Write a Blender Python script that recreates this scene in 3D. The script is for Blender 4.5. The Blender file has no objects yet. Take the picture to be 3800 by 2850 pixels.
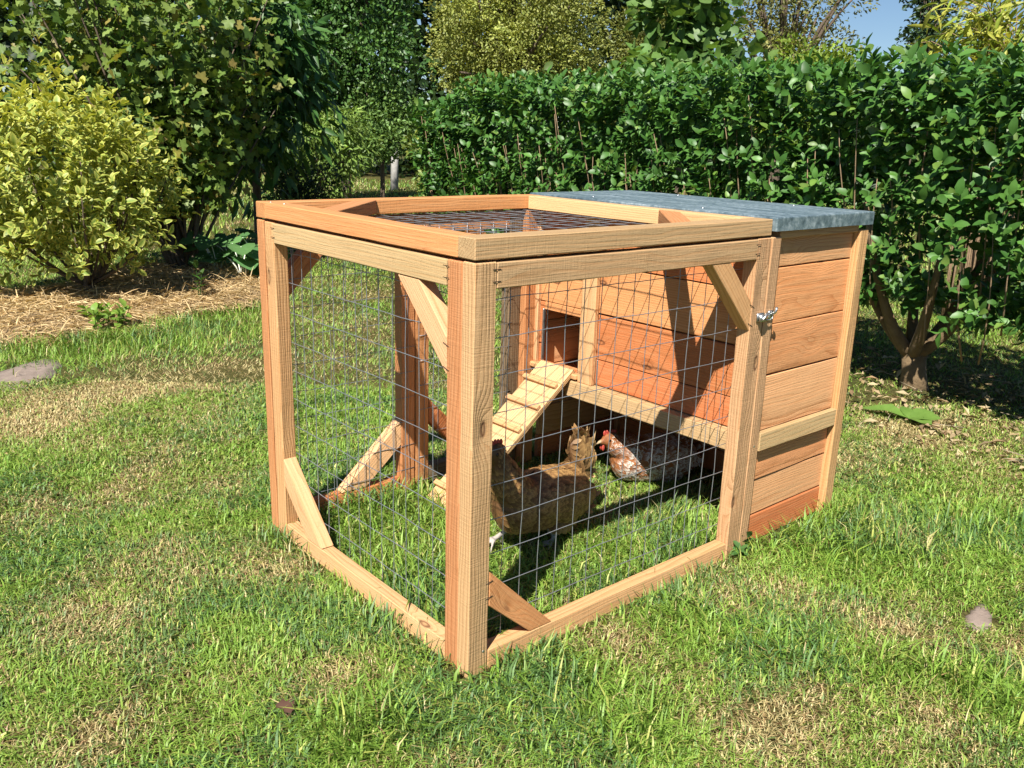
import bpy, bmesh, math, random
import numpy as np
from mathutils import Matrix, Vector

# ------------------------------------------------------------------ camera, sky, sun, exposure
rng = np.random.default_rng(7)
random.seed(7)
S = bpy.context.scene
C = S.collection
CAM = np.array([-1.1201, -1.4251, 1.2493]); YAW, PITCH, ROLL, FPX = .8578, -.2769, .0305, 3235.05
_f = np.array([math.cos(YAW)*math.cos(PITCH), math.sin(YAW)*math.cos(PITCH), math.sin(PITCH)])
_r0 = np.array([math.sin(YAW), -math.cos(YAW), 0]); _u0 = np.cross(_r0, _f)
_r = math.cos(ROLL)*_r0 + math.sin(ROLL)*_u0; _u = -math.sin(ROLL)*_r0 + math.cos(ROLL)*_u0
cd = bpy.data.cameras.new('camera'); cam = bpy.data.objects.new('camera', cd); C.objects.link(cam)
cam.matrix_world = Matrix(((_r[0], _u[0], -_f[0], CAM[0]), (_r[1], _u[1], -_f[1], CAM[1]), (_r[2], _u[2], -_f[2], CAM[2]), (0, 0, 0, 1)))
cd.sensor_width = 36; cd.lens = FPX/3800*36; cd.clip_start = .05; cd.clip_end = 500
S.camera = cam

SUN = np.array([.714, .417, -1.0]); SUN /= np.linalg.norm(SUN)          # direction the light travels
elev = math.asin(-SUN[2])
wd = bpy.data.worlds.new('World'); S.world = wd; wd.use_nodes = True
nt = wd.node_tree; nt.nodes.clear()
sky = nt.nodes.new('ShaderNodeTexSky'); sky.sky_type = 'NISHITA'; sky.sun_disc = False
sky.sun_elevation = elev; sky.sun_rotation = math.atan2(-SUN[0], -SUN[1])
sky.altitude = 600; sky.air_density = 1.0; sky.dust_density = 0; sky.ozone_density = 5.0
bg = nt.nodes.new('ShaderNodeBackground'); bg.inputs[1].default_value = .05
wo = nt.nodes.new('ShaderNodeOutputWorld')
nt.links.new(sky.outputs[0], bg.inputs[0]); nt.links.new(bg.outputs[0], wo.inputs[0])
sl = bpy.data.lights.new('sun', 'SUN'); sl.energy = 5.0; sl.angle = math.radians(.5); sl.color = (1, .955, .87)
so = bpy.data.objects.new('sun', sl); C.objects.link(so)
so.rotation_euler = Vector(SUN).to_track_quat('-Z', 'Y').to_euler(); so.location = (-6, -4, 9)
S.view_settings.view_transform = 'Standard'; S.view_settings.look = 'None'
S.view_settings.exposure = .95; S.view_settings.gamma = 1; S.view_settings.use_curve_mapping = False
S.cycles.max_bounces = 5; S.cycles.diffuse_bounces = 3; S.cycles.glossy_bounces = 2; S.cycles.transmission_bounces = 3

# ------------------------------------------------------------------ helpers: places
K = 3800/2212
def ray(x, y):
    d = _f + (x*K-1900)/FPX*_r - (y*K-1425)/FPX*_u
    return d
def ground(x, y, z=0.):                    # point of the ground seen at display position x, y
    d = ray(x, y); t = (z-CAM[2])/d[2]; return CAM + t*d
_fh = np.array([math.cos(YAW), math.sin(YAW), 0])
def at(x, y, dist):                        # point seen at display x, y at a forward distance
    d = ray(x, y); return CAM + d*dist/d.dot(_fh)

# ------------------------------------------------------------------ helpers: objects
def adopt(o, p):
    o.parent = p; o.matrix_parent_inverse = p.matrix_basis.inverted()
def props(o, label=None, cat=None, group=None, kind=None):
    if label: o['label'] = label
    if cat: o['category'] = cat
    if group: o['group'] = group
    if kind: o['kind'] = kind
    return o
def thing(name, label, cat, loc=(0, 0, 0), group=None):
    o = bpy.data.objects.new(name, None); C.objects.link(o); o.empty_display_size = .1
    o.matrix_basis = Matrix.Translation(Vector(loc)); return props(o, label, cat, group)
def link(name, me, mat=None, parent=None, basis=None):
    o = bpy.data.objects.new(name, me); C.objects.link(o)
    if mat is not None and not me.materials: me.materials.append(mat)
    if basis is not None: o.matrix_basis = basis
    if parent is not None: adopt(o, parent)
    return o
def tri_mesh(name, V, T, col=None, smooth=False):
    V = np.asarray(V, dtype=np.float32); T = np.asarray(T, dtype=np.int32)
    me = bpy.data.meshes.new(name); me.vertices.add(len(V)); me.vertices.foreach_set('co', V.ravel())
    me.loops.add(T.size); me.loops.foreach_set('vertex_index', T.ravel())
    me.polygons.add(len(T)); me.polygons.foreach_set('loop_start', np.arange(0, T.size, 3, dtype=np.int32))
    if smooth: me.polygons.foreach_set('use_smooth', np.ones(len(T), dtype=bool))
    me.update(calc_edges=True)
    if col is not None:
        a = me.color_attributes.new('Col', 'FLOAT_COLOR', 'POINT')
        c = np.ones((len(V), 4), dtype=np.float32); c[:, :3] = col; a.data.foreach_set('color', c.ravel())
    return me
class MB:                                   # collects triangles
    def __init__(s): s.V = []; s.T = []; s.n = 0; s.c = []
    def add(s, V, T, col=None):
        V = np.asarray(V, float); s.V.append(V); s.T.append(np.asarray(T, int)+s.n); s.n += len(V)
        s.c.append(np.tile(np.asarray(col if col is not None else (1, 1, 1), float), (len(V), 1)) if np.ndim(col) < 2 else col)
    def mesh(s, name, smooth=False): return tri_mesh(name, np.concatenate(s.V), np.concatenate(s.T), np.concatenate(s.c), smooth)
def tube(pts, rad, sides=6):
    pts = np.asarray(pts, float); n = len(pts); rad = np.broadcast_to(np.asarray(rad, float), (n,))
    tan = np.gradient(pts, axis=0); tan /= np.linalg.norm(tan, axis=1)[:, None]+1e-12
    ref = np.array([.31, .57, .76]);
    if abs(tan.mean(0).dot(ref)) > .9: ref = np.array([.9, -.3, .1])
    a = np.cross(tan, ref); a /= np.linalg.norm(a, axis=1)[:, None]; b = np.cross(tan, a)
    th = np.arange(sides)*2*math.pi/sides
    V = (pts[:, None]+rad[:, None, None]*(np.cos(th)[None, :, None]*a[:, None]+np.sin(th)[None, :, None]*b[:, None])).reshape(-1, 3)
    i = np.arange(n-1)[:, None]*sides; j = np.arange(sides)[None]; k = (j+1) % sides
    q = np.stack([i+j, i+k, i+sides+k, i+sides+j], -1).reshape(-1, 4)
    T = np.concatenate([q[:, [0, 1, 2]], q[:, [0, 2, 3]]])
    V = np.concatenate([V, pts[[0, -1]]]); c0, c1 = n*sides, n*sides+1; jj = np.arange(sides); kk = (jj+1) % sides
    T = np.concatenate([T, np.stack([np.full(sides, c0), kk, jj], -1), np.stack([np.full(sides, c1), (n-1)*sides+jj, (n-1)*sides+kk], -1)])
    return V, T
def bez(a, b, c, n=8):
    t = np.linspace(0, 1, n)[:, None]; a, b, c = map(lambda v: np.asarray(v, float), (a, b, c))
    return (1-t)**2*a+2*t*(1-t)*b+t*t*c
def unit(v): return v/(np.linalg.norm(v, axis=-1, keepdims=True)+1e-9)
def vn(x, y, sc, seed):                     # smooth value noise 0..1
    g = np.random.default_rng(seed).random((64, 64)); x = np.asarray(x)/sc+1000; y = np.asarray(y)/sc+1000
    xi = np.floor(x).astype(int); yi = np.floor(y).astype(int); fx = x-xi; fy = y-yi
    fx = fx*fx*(3-2*fx); fy = fy*fy*(3-2*fy); m = lambda i, j: g[i % 64, j % 64]
    return (m(xi, yi)*(1-fx)+m(xi+1, yi)*fx)*(1-fy)+(m(xi, yi+1)*(1-fx)+m(xi+1, yi+1)*fx)*fy

# ------------------------------------------------------------------ materials
def new_mat(name):
    m = bpy.data.materials.new(name); m.use_nodes = True; t = m.node_tree; t.nodes.clear()
    out = t.nodes.new('ShaderNodeOutputMaterial'); return m, t, out
def N(t, kind, **kw):
    n = t.nodes.new(kind)
    for k, v in kw.items():
        if k in n.inputs: n.inputs[k].default_value = v
        else: setattr(n, k, v)
    return n
def ramp(t, stops):
    n = t.nodes.new('ShaderNodeValToRGB'); e = n.color_ramp.elements
    while len(e) < len(stops): e.new(.5)
    for i, (p, c) in enumerate(stops): e[i].position = p; e[i].color = (*c, 1) if len(c) == 3 else c
    return n
def mathn(t, op, a, b=None, clamp=False):
    n = t.nodes.new('ShaderNodeMath'); n.operation = op; n.use_clamp = clamp
    for i, v in enumerate((a, b)):
        if v is None: continue
        if isinstance(v, (int, float)): n.inputs[i].default_value = v
        else: t.links.new(v, n.inputs[i])
    return n.outputs[0]
def mixc(t, fac, a, b, mode='MIX'):
    n = t.nodes.new('ShaderNodeMix'); n.data_type = 'RGBA'; n.blend_type = mode; n.clamp_factor = True
    for sock, v in ((n.inputs[0], fac), (n.inputs[6], a), (n.inputs[7], b)):
        if isinstance(v, (int, float)): sock.default_value = v
        elif isinstance(v, tuple): sock.default_value = (*v, 1)
        else: t.links.new(v, sock)
    return n.outputs[2]

def wood_material():
    m, t, out = new_mat('sawn_timber'); L = t.links.new
    tc = N(t, 'ShaderNodeTexCoord'); oi = N(t, 'ShaderNodeObjectInfo')
    off = N(t, 'ShaderNodeCombineXYZ'); r = oi.outputs['Random']
    L(mathn(t, 'MULTIPLY', r, 37.3), off.inputs[0]); L(mathn(t, 'MULTIPLY', mathn(t, 'FRACT', mathn(t, 'MULTIPLY', r, 71.7)), .12), off.inputs[1]); L(mathn(t, 'MULTIPLY', mathn(t, 'FRACT', mathn(t, 'MULTIPLY', r, 13.9)), .1), off.inputs[2])
    add = N(t, 'ShaderNodeVectorMath'); add.operation = 'ADD'; L(tc.outputs['Object'], add.inputs[0]); L(off.outputs[0], add.inputs[1])
    P = add.outputs[0]
    # knots: cells along the board, a few of them carry a small dark ring and bend the grain
    mk = N(t, 'ShaderNodeMapping'); mk.inputs['Scale'].default_value = (4.2, 11, 11); L(P, mk.inputs[0])
    vo = N(t, 'ShaderNodeTexVoronoi'); vo.inputs['Scale'].default_value = 1.0; L(mk.outputs[0], vo.inputs[0])
    sep = N(t, 'ShaderNodeSeparateColor'); L(vo.outputs['Color'], sep.inputs[0])
    gate = mathn(t, 'GREATER_THAN', sep.outputs[0], .62)
    kd = vo.outputs['Distance']
    bend = mathn(t, 'MULTIPLY', gate, mathn(t, 'POWER', mathn(t, 'SUBTRACT', 1.0, mathn(t, 'MINIMUM', mathn(t, 'MULTIPLY', kd, 1.9), 1.0)), 2.0))
    # growth rings around a pith line running along the board
    mp = N(t, 'ShaderNodeMapping'); mp.inputs['Scale'].default_value = (.16, 1, 1); L(P, mp.inputs[0])
    wob = N(t, 'ShaderNodeTexNoise', Scale=4.5, Detail=3.5, Roughness=.55); L(mp.outputs[0], wob.inputs['Vector'])
    sx = N(t, 'ShaderNodeSeparateXYZ'); L(P, sx.inputs[0])
    yy = mathn(t, 'ADD', sx.outputs[1], .05); zz = mathn(t, 'ADD', sx.outputs[2], .03)
    rad = mathn(t, 'SQRT', mathn(t, 'ADD', mathn(t, 'MULTIPLY', yy, yy), mathn(t, 'MULTIPLY', zz, zz)))
    rad = mathn(t, 'ADD', mathn(t, 'ADD', rad, mathn(t, 'MULTIPLY', wob.outputs[0], .10)), mathn(t, 'MULTIPLY', bend, .045))
    ph = mathn(t, 'FRACT', mathn(t, 'MULTIPLY', rad, 120.0))
    ring = mathn(t, 'POWER', ph, 2.6)                                   # dark late wood at the end of every ring
    # fibres
    mf = N(t, 'ShaderNodeMapping'); mf.inputs['Scale'].default_value = (6, 260, 260); L(P, mf.inputs[0])
    fib = N(t, 'ShaderNodeTexNoise', Scale=1.0, Detail=4.0, Roughness=.65); L(mf.outputs[0], fib.inputs['Vector'])
    # saw marks across the board
    msw = N(t, 'ShaderNodeMapping'); msw.inputs['Scale'].default_value = (330, 9, 9); L(P, msw.inputs[0])
    saw = N(t, 'ShaderNodeTexNoise', Scale=1.0, Detail=2.0); L(msw.outputs[0], saw.inputs['Vector'])
    big = N(t, 'ShaderNodeTexNoise', Scale=7.0, Detail=5.0, Roughness=.7); L(mp.outputs[0], big.inputs['Vector'])
    base = oi.outputs['Color']
    dark = mixc(t, 1.0, base, (.70, .52, .37), 'MULTIPLY')
    pale = mixc(t, .42, base, (.74, .55, .31))
    c = mixc(t, mathn(t, 'MULTIPLY', ring, .62), base, dark)
    c = mixc(t, mathn(t, 'MULTIPLY', mathn(t, 'SUBTRACT', fib.outputs[0], .45, True), 1.5, True), c, pale)
    b2 = ramp(t, [(.36, (0, 0, 0)), (.68, (1, 1, 1))]); L(big.outputs[0], b2.inputs[0])
    c = mixc(t, mathn(t, 'MULTIPLY', b2.outputs[0], .45), c, mixc(t, 1.0, c, (.80, .74, .68), 'MULTIPLY'))
    st = N(t, 'ShaderNodeTexNoise', Scale=16.0, Detail=6.0, Roughness=.75); L(P, st.inputs['Vector'])
    sr = ramp(t, [(.60, (0, 0, 0)), (.74, (1, 1, 1))]); L(st.outputs[0], sr.inputs[0])
    c = mixc(t, mathn(t, 'MULTIPLY', sr.outputs[0], .35), c, mixc(t, 1.0, c, (.62, .55, .46), 'MULTIPLY'))
    kr = mathn(t, 'SUBTRACT', 1.0, mathn(t, 'MULTIPLY', mathn(t, 'ABSOLUTE', mathn(t, 'SUBTRACT', kd, .085)), 26.0), True)
    kin = mathn(t, 'LESS_THAN', kd, .085)
    c = mixc(t, mathn(t, 'MULTIPLY', mathn(t, 'MULTIPLY', gate, kin), .35), c, (.30, .14, .06))
    c = mixc(t, mathn(t, 'MULTIPLY', mathn(t, 'MULTIPLY', gate, kr), .85), c, (.10, .035, .015))
    bs = N(t, 'ShaderNodeBsdfPrincipled'); L(c, bs.inputs['Base Color'])
    bs.inputs['Roughness'].default_value = .78; bs.inputs['Specular IOR Level'].default_value = .25
    h = mathn(t, 'ADD', mathn(t, 'ADD', mathn(t, 'MULTIPLY', fib.outputs[0], .5), mathn(t, 'MULTIPLY', ring, -.45)), mathn(t, 'ADD', mathn(t, 'MULTIPLY', saw.outputs[0], .24), mathn(t, 'MULTIPLY', st.outputs[0], .5)))
    bu = N(t, 'ShaderNodeBump', Strength=.6, Distance=.006); L(h, bu.inputs['Height']); L(bu.outputs[0], bs.inputs['Normal'])
    L(bs.outputs[0], out.inputs[0]); return m
WOOD = wood_material()

def leaf_material(name, rough=.45, trans=.3, spec=.5, vein=.12):
    m, t, out = new_mat(name); L = t.links.new
    va = N(t, 'ShaderNodeVertexColor', layer_name='Col')
    geo = N(t, 'ShaderNodeNewGeometry')
    no = N(t, 'ShaderNodeTexNoise', Scale=45.0, Detail=3.0); L(geo.outputs['Position'], no.inputs['Vector'])
    c = mixc(t, mathn(t, 'MULTIPLY', mathn(t, 'SUBTRACT', no.outputs[0], .38, True), 2.2*vein/.12*.6, True), va.outputs[0], mixc(t, 1.0, va.outputs[0], (.60, .68, .55), 'MULTIPLY'))
    bs = N(t, 'ShaderNodeBsdfPrincipled'); L(c, bs.inputs['Base Color'])
    bs.inputs['Roughness'].default_value = rough; bs.inputs['Specular IOR Level'].default_value = spec
    tr = N(t, 'ShaderNodeBsdfTranslucent'); L(mixc(t, 1.0, c, (1.25, 1.15, .55), 'MULTIPLY'), tr.inputs[0])
    mx = N(t, 'ShaderNodeMixShader'); mx.inputs[0].default_value = trans
    L(bs.outputs[0], mx.inputs[1]); L(tr.outputs[0], mx.inputs[2]); L(mx.outputs[0], out.inputs[0]); return m
M_PRIVET = leaf_material('glossy_leaf', .46, .22, .45); M_LEAF = leaf_material('soft_leaf', .5, .32, .4); M_FAR = leaf_material('distant_leaf', .5, .3, .4)
M_GRASS = leaf_material('grass_blade', .5, .25, .35)
def simple_mat(name, col, rough=.8, metal=0., noise=0., nscale=20., bump=0., vcol=False, col2=None):
    m, t, out = new_mat(name); L = t.links.new
    bs = N(t, 'ShaderNodeBsdfPrincipled'); bs.inputs['Roughness'].default_value = rough; bs.inputs['Metallic'].default_value = metal
    tc = N(t, 'ShaderNodeTexCoord'); no = N(t, 'ShaderNodeTexNoise', Scale=nscale, Detail=6.0, Roughness=.65); L(tc.outputs['Object'], no.inputs['Vector'])
    if vcol: c = N(t, 'ShaderNodeVertexColor', layer_name='Col').outputs[0]
    else:
        rg = N(t, 'ShaderNodeRGB'); rg.outputs[0].default_value = (*col, 1); c = rg.outputs[0]
    if noise or col2:
        r2 = ramp(t, [(.35, (0, 0, 0)), (.65, (1, 1, 1))]); L(no.outputs[0], r2.inputs[0])
        c = mixc(t, mathn(t, 'MULTIPLY', r2.outputs[0], noise if noise else 1.0), c, col2 if col2 else mixc(t, 1.0, c, (.5, .48, .45), 'MULTIPLY'))
    L(c, bs.inputs['Base Color'])
    if bump:
        bu = N(t, 'ShaderNodeBump', Strength=bump, Distance=.01); L(no.outputs[0], bu.inputs['Height']); L(bu.outputs[0], bs.inputs['Normal'])
    L(bs.outputs[0], out.inputs[0]); return m
M_BARK = simple_mat('bark', (.13, .095, .065), .9, 0, .7, 30, .8)
M_TWIG = simple_mat('twig_bark', (.28, .19, .11), .85, 0, .5, 40, .4)
M_WIRE = simple_mat('galvanised_wire', (.33, .35, .38), .45, .6, .4, 60)
M_STEEL = simple_mat('zinc_steel', (.55, .57, .58), .3, .9, .3, 50)
M_STONE = simple_mat('weathered_stone', (.26, .20, .165), .9, 0, .5, 22, .8)
M_FEATHER = simple_mat('feather', (1, 1, 1), .65, 0, .25, 90, .15, True)
M_DEAD = leaf_material('dry_leaf', .75, .15, .2)
M_STRAW = leaf_material('straw', .6, .15, .3)
M_FLESH = simple_mat('hen_comb', (.45, .06, .04), .6, 0, .3, 60, .3)
M_EYE = simple_mat('hen_eye', (.02, .012, .008), .15)
M_BEAK = simple_mat('hen_beak', (.42, .30, .17), .5, 0, .3, 80)

def ground_material():
    m, t, out = new_mat('lawn_soil'); L = t.links.new
    geo = N(t, 'ShaderNodeNewGeometry')
    n1 = N(t, 'ShaderNodeTexNoise', Scale=1.4, Detail=6.0, Roughness=.65); L(geo.outputs['Position'], n1.inputs['Vector'])
    n2 = N(t, 'ShaderNodeTexNoise', Scale=60.0, Detail=5.0, Roughness=.7); L(geo.outputs['Position'], n2.inputs['Vector'])
    r1 = ramp(t, [(.35, (.07, .085, .025)), (.55, (.12, .11, .04)), (.72, (.22, .165, .08))]); L(n1.outputs[0], r1.inputs[0])
    r2 = ramp(t, [(.3, (.35, .33, .3)), (.7, (1.25, 1.2, 1.1))]); L(n2.outputs[0], r2.inputs[0])
    bs = N(t, 'ShaderNodeBsdfPrincipled'); L(mixc(t, 1.0, r1.outputs[0], r2.outputs[0], 'MULTIPLY'), bs.inputs['Base Color']); bs.inputs['Roughness'].default_value = .95
    bs.inputs['Specular IOR Level'].default_value = .1
    bu = N(t, 'ShaderNodeBump', Strength=.9, Distance=.02); L(n2.outputs[0], bu.inputs['Height']); L(bu.outputs[0], bs.inputs['Normal'])
    L(bs.outputs[0], out.inputs[0]); return m
def mulch_material():
    m, t, out = new_mat('straw_mulch_ground'); L = t.links.new
    geo = N(t, 'ShaderNodeNewGeometry')
    n1 = N(t, 'ShaderNodeTexNoise', Scale=5.0, Detail=6.0, Roughness=.7); L(geo.outputs['Position'], n1.inputs['Vector'])
    n2 = N(t, 'ShaderNodeTexNoise', Scale=70.0, Detail=4.0, Roughness=.7); L(geo.outputs['Position'], n2.inputs['Vector'])
    r1 = ramp(t, [(.3, (.30, .19, .09)), (.55, (.48, .33, .17)), (.75, (.60, .45, .25))]); L(n1.outputs[0], r1.inputs[0])
    r2 = ramp(t, [(.3, (.4, .38, .36)), (.65, (1.1, 1.1, 1.05))]); L(n2.outputs[0], r2.inputs[0])
    bs = N(t, 'ShaderNodeBsdfPrincipled'); L(mixc(t, 1.0, r1.outputs[0], r2.outputs[0], 'MULTIPLY'), bs.inputs['Base Color']); bs.inputs['Roughness'].default_value = .95
    bu = N(t, 'ShaderNodeBump', Strength=1.0, Distance=.03); L(n2.outputs[0], bu.inputs['Height']); L(bu.outputs[0], bs.inputs['Normal'])
    L(bs.outputs[0], out.inputs[0]); return m
def roof_material():
    m, t, out = new_mat('galvanised_sheet'); L = t.links.new
    tc = N(t, 'ShaderNodeTexCoord')
    mp = N(t, 'ShaderNodeMapping'); mp.inputs['Scale'].default_value = (34, 5, 34); L(tc.outputs['Object'], mp.inputs[0])
    n1 = N(t, 'ShaderNodeTexNoise', Scale=1.0, Detail=7.0, Roughness=.7); L(mp.outputs[0], n1.inputs['Vector'])
    n2 = N(t, 'ShaderNodeTexNoise', Scale=55.0, Detail=6.0, Roughness=.75); L(tc.outputs['Object'], n2.inputs['Vector'])
    mx = mathn(t, 'ADD', mathn(t, 'MULTIPLY', n1.outputs[0], .6), mathn(t, 'MULTIPLY', n2.outputs[0], .4))
    r1 = ramp(t, [(.38, (.09, .135, .16)), (.5, (.20, .27, .30)), (.62, (.42, .50, .53))]); L(mx, r1.inputs[0])
    r2 = ramp(t, [(.35, (.30, .30, .30)), (.65, (.55, .55, .55))]); L(n2.outputs[0], r2.inputs[0])
    bs = N(t, 'ShaderNodeBsdfPrincipled'); L(r1.outputs[0], bs.inputs['Base Color']); L(r2.outputs[0], bs.inputs['Roughness']); bs.inputs['Metallic'].default_value = .45
    bu = N(t, 'ShaderNodeBump', Strength=.25, Distance=.004); L(mx, bu.inputs['Height']); L(bu.outputs[0], bs.inputs['Normal'])
    L(bs.outputs[0], out.inputs[0]); return m

# ------------------------------------------------------------------ the ground
def inpoly(P, poly):
    x, y = P[:, 0], P[:, 1]; r = np.zeros(len(P), bool); n = len(poly); j = n-1
    for i in range(n):
        xi, yi = poly[i][:2]; xj, yj = poly[j][:2]
        r ^= ((yi > y) != (yj > y)) & (x < (xj-xi)*(y-yi)/(yj-yi+1e-12)+xi); j = i
    return r
me = bpy.data.meshes.new('lawn')
me.from_pydata([(-60, -60, 0), (90, -60, 0), (90, 100, 0), (-60, 100, 0)], [], [(0, 1, 2, 3)])
lawn = props(link('lawn', me, ground_material()), 'short summer lawn with dry straw coloured patches around the coop', 'lawn', kind='structure')
# straw mulch bed under the two shrubs on the left: a low mound
mulch_px = [(-160, 760), (0, 752), (120, 752), (215, 742), (320, 735), (372, 692), (470, 678), (560, 668), (620, 640), (600, 596), (480, 578), (400, 574), (262, 586), (116, 628), (0, 640), (-160, 650)]
mulch_poly = [ground(*p) for p in mulch_px]
mc = np.mean(mulch_poly, axis=0)
def mulch_h(P):
    q = P[:, :2]; d = np.full(len(P), 9.)
    for a, b in zip(mulch_poly, mulch_poly[1:]+mulch_poly[:1]):
        a2, b2 = a[:2], b[:2]; ab = b2-a2; t = np.clip(((q-a2)@ab)/(ab@ab), 0, 1); d = np.minimum(d, np.linalg.norm(q-a2-t[:, None]*ab, axis=1))
    ins = inpoly(P, mulch_poly)
    return ins, np.where(ins, np.minimum(d/.45, 1)**.7*(.05+.07*vn(P[:, 0], P[:, 1], .45, 3)), 0)
mn = np.min(mulch_poly, axis=0); mxx = np.max(mulch_poly, axis=0)
nx, ny = 90, 70
X, Y = np.meshgrid(np.linspace(mn[0], mxx[0], nx), np.linspace(mn[1], mxx[1], ny)); P = np.stack([X.ravel(), Y.ravel(), 0*X.ravel()], 1)
ins, hh = mulch_h(P); P[:, 2] = hh+.004
idx = np.arange(nx*ny).reshape(ny, nx); q = np.stack([idx[:-1, :-1], idx[:-1, 1:], idx[1:, 1:], idx[1:, :-1]], -1).reshape(-1, 4)
q = q[ins[q].all(1)]
ml = link('mulch_bed', tri_mesh('mulch_bed', P, np.concatenate([q[:, [0, 1, 2]], q[:, [0, 2, 3]]]), None, True), mulch_material())
props(ml, 'bed of brown straw mulch under the shrubs on the left', 'mulch', kind='structure')

# ------------------------------------------------------------------ leaf templates (x along, y across, z normal); t = 0 at the rib, 1 at the margin
def leaf_oval(w=.5, curl=.12, fold=.10, tipx=1.0, wide=.42):
    xs = [.0, wide*.55, wide+.28, 1.0]
    V = [(0, 0, 0), (.28, 0, .02), (.66, 0, .02-curl*.4), (tipx, 0, -curl), (.20, w*.36, fold*.7), (.46, w*.5, fold), (.78, w*.34, fold*.4-curl*.6), (.20, -w*.36, fold*.7), (.46, -w*.5, fold), (.78, -w*.34, fold*.4-curl*.6)]
    T = [(0, 1, 4), (1, 5, 4), (1, 2, 5), (2, 6, 5), (2, 3, 6), (0, 7, 1), (1, 7, 8), (1, 8, 2), (2, 8, 9), (2, 9, 3)]
    return np.array(V, float), np.array(T), np.array([0, 0, 0, .8, 1, 1, 1, 1, 1, 1.])
def leaf_small(w=.5, fold=.1):
    V = [(0, 0, 0), (.5, w*.5, fold), (1, 0, -.08), (.5, -w*.5, fold)]
    return np.array(V, float), np.array([(0, 2, 1), (0, 3, 2)]), np.array([0, 1, .6, 1.])
def leaf_lance(w=.16):
    V = [(0, 0, 0), (.3, w*.5, .03), (.3, -w*.5, .03), (.65, w*.38, -.03), (.65, -w*.38, -.03), (1, 0, -.16), (.3, 0, 0), (.65, 0, -.06)]
    return np.array(V, float), np.array([(0, 6, 1), (0, 2, 6), (6, 7, 3), (6, 3, 1), (6, 2, 4), (6, 4, 7), (7, 5, 3), (7, 4, 5)]), np.array([0, 1, 1, 1, 1, .6, 0, 0.])
def leaf_lobed():
    ang = np.radians([180, 140, 108, 82, 55, 33, 16, 0, -16, -33, -55, -82, -108, -140]); rr = [.12, .42, .50, .40, .58, .40, .52, .72, .52, .40, .58, .40, .50, .42]
    V = [(.36, 0, 0)]+[(.36+r*math.cos(a), r*math.sin(a), .05+.05*math.cos(5*a)-.18*r*r) for a, r in zip(ang, rr)]
    n = len(ang); T = [(0, 1+(i+1) % n, 1+i) for i in range(n)]
    return np.array(V, float), np.array(T), np.array([0]+[1.]*n)
def leaf_heart():
    ang = np.radians([180, 150, 115, 80, 45, 15, 0, -15, -45, -80, -115, -150]); rr = [.22, .46, .50, .47, .46, .55, .66, .55, .46, .47, .50, .46]
    V = [(.34, 0, -.02)]+[(.34+r*math.cos(a), r*math.sin(a), .10*abs(math.sin(a))-.10*max(0, math.cos(a))) for a, r in zip(ang, rr)]
    n = len(ang); return np.array(V, float), np.array([(0, 1+(i+1) % n, 1+i) for i in range(n)]), np.array([0]+[1.]*n)
def frames(Xd, Nd):
    X = unit(Xd); Yv = unit(np.cross(Nd, X)); Z = np.cross(X, Yv); return np.stack([X, Yv, Z], -1)          # columns
def scatter(tpl, P, Xd, Nd, size, ca, cb=None):
    V, T, tt = tpl; F = frames(Xd, Nd); M = len(P)
    W = np.einsum('mij,nj->mni', F, V)*np.reshape(size, (M, 1, 1))+P[:, None]
    cb = ca if cb is None else cb
    col = ca[:, None]*(1-tt)[None, :, None]+cb[:, None]*tt[None, :, None]
    TT = (T[None]+(np.arange(M)*len(V))[:, None, None]).reshape(-1, 3)
    return W.reshape(-1, 3), TT, col.reshape(-1, 3)
def cols(M, a, b, jitter=.25):
    a, b = np.array(a), np.array(b); t = rng.random((M, 1)); return (a*(1-t)+b*t)*(1+jitter*(rng.random((M, 1))-.5)*2)
def foliage(root, tpl, P, Xd, Nd, size, ca, cb, mat, single=0, name='foliage', leafname='leaf'):
    """one part holding the mass of leaves, plus the `single` leaves nearest the viewer as parts of their own"""
    size = np.broadcast_to(size, (len(P),)).copy(); cb = ca if cb is None else cb
    keep = np.ones(len(P), bool)
    if single:
        toward = unit(CAM-P); d = np.linalg.norm(P-CAM, axis=1)
        face = np.abs((unit(Nd)*toward).sum(1))
        sc = size/d*(.35+face)
        lat = P@_r0
        o = np.argsort(-sc*(d < np.percentile(d, 22)))[:single*3]; o = o[::3][:single]; keep[o] = False
        var = []
        for k in range(8):
            i = o[k*len(o)//8]; var.append(tri_mesh(leafname, tpl[0], tpl[1], ca[i]*(1-tpl[2])[:, None]+cb[i]*tpl[2][:, None], True)); var[-1].materials.append(mat)
        F = frames(Xd[o], Nd[o])
        for j, i in enumerate(o):
            B = Matrix(F[j].tolist()).to_4x4() @ Matrix.Scale(float(size[i]), 4); B.translation = Vector(P[i]); link(leafname, var[j % 8], None, root, B)
    V, T, c = scatter(tpl, P[keep], Xd[keep], Nd[keep], size[keep], ca[keep], cb[keep])
    return props(link(name, tri_mesh(name, V, T, c, True), mat, root), kind='stuff')
def rand_dir(M): return unit(rng.normal(size=(M, 3)))
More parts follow.
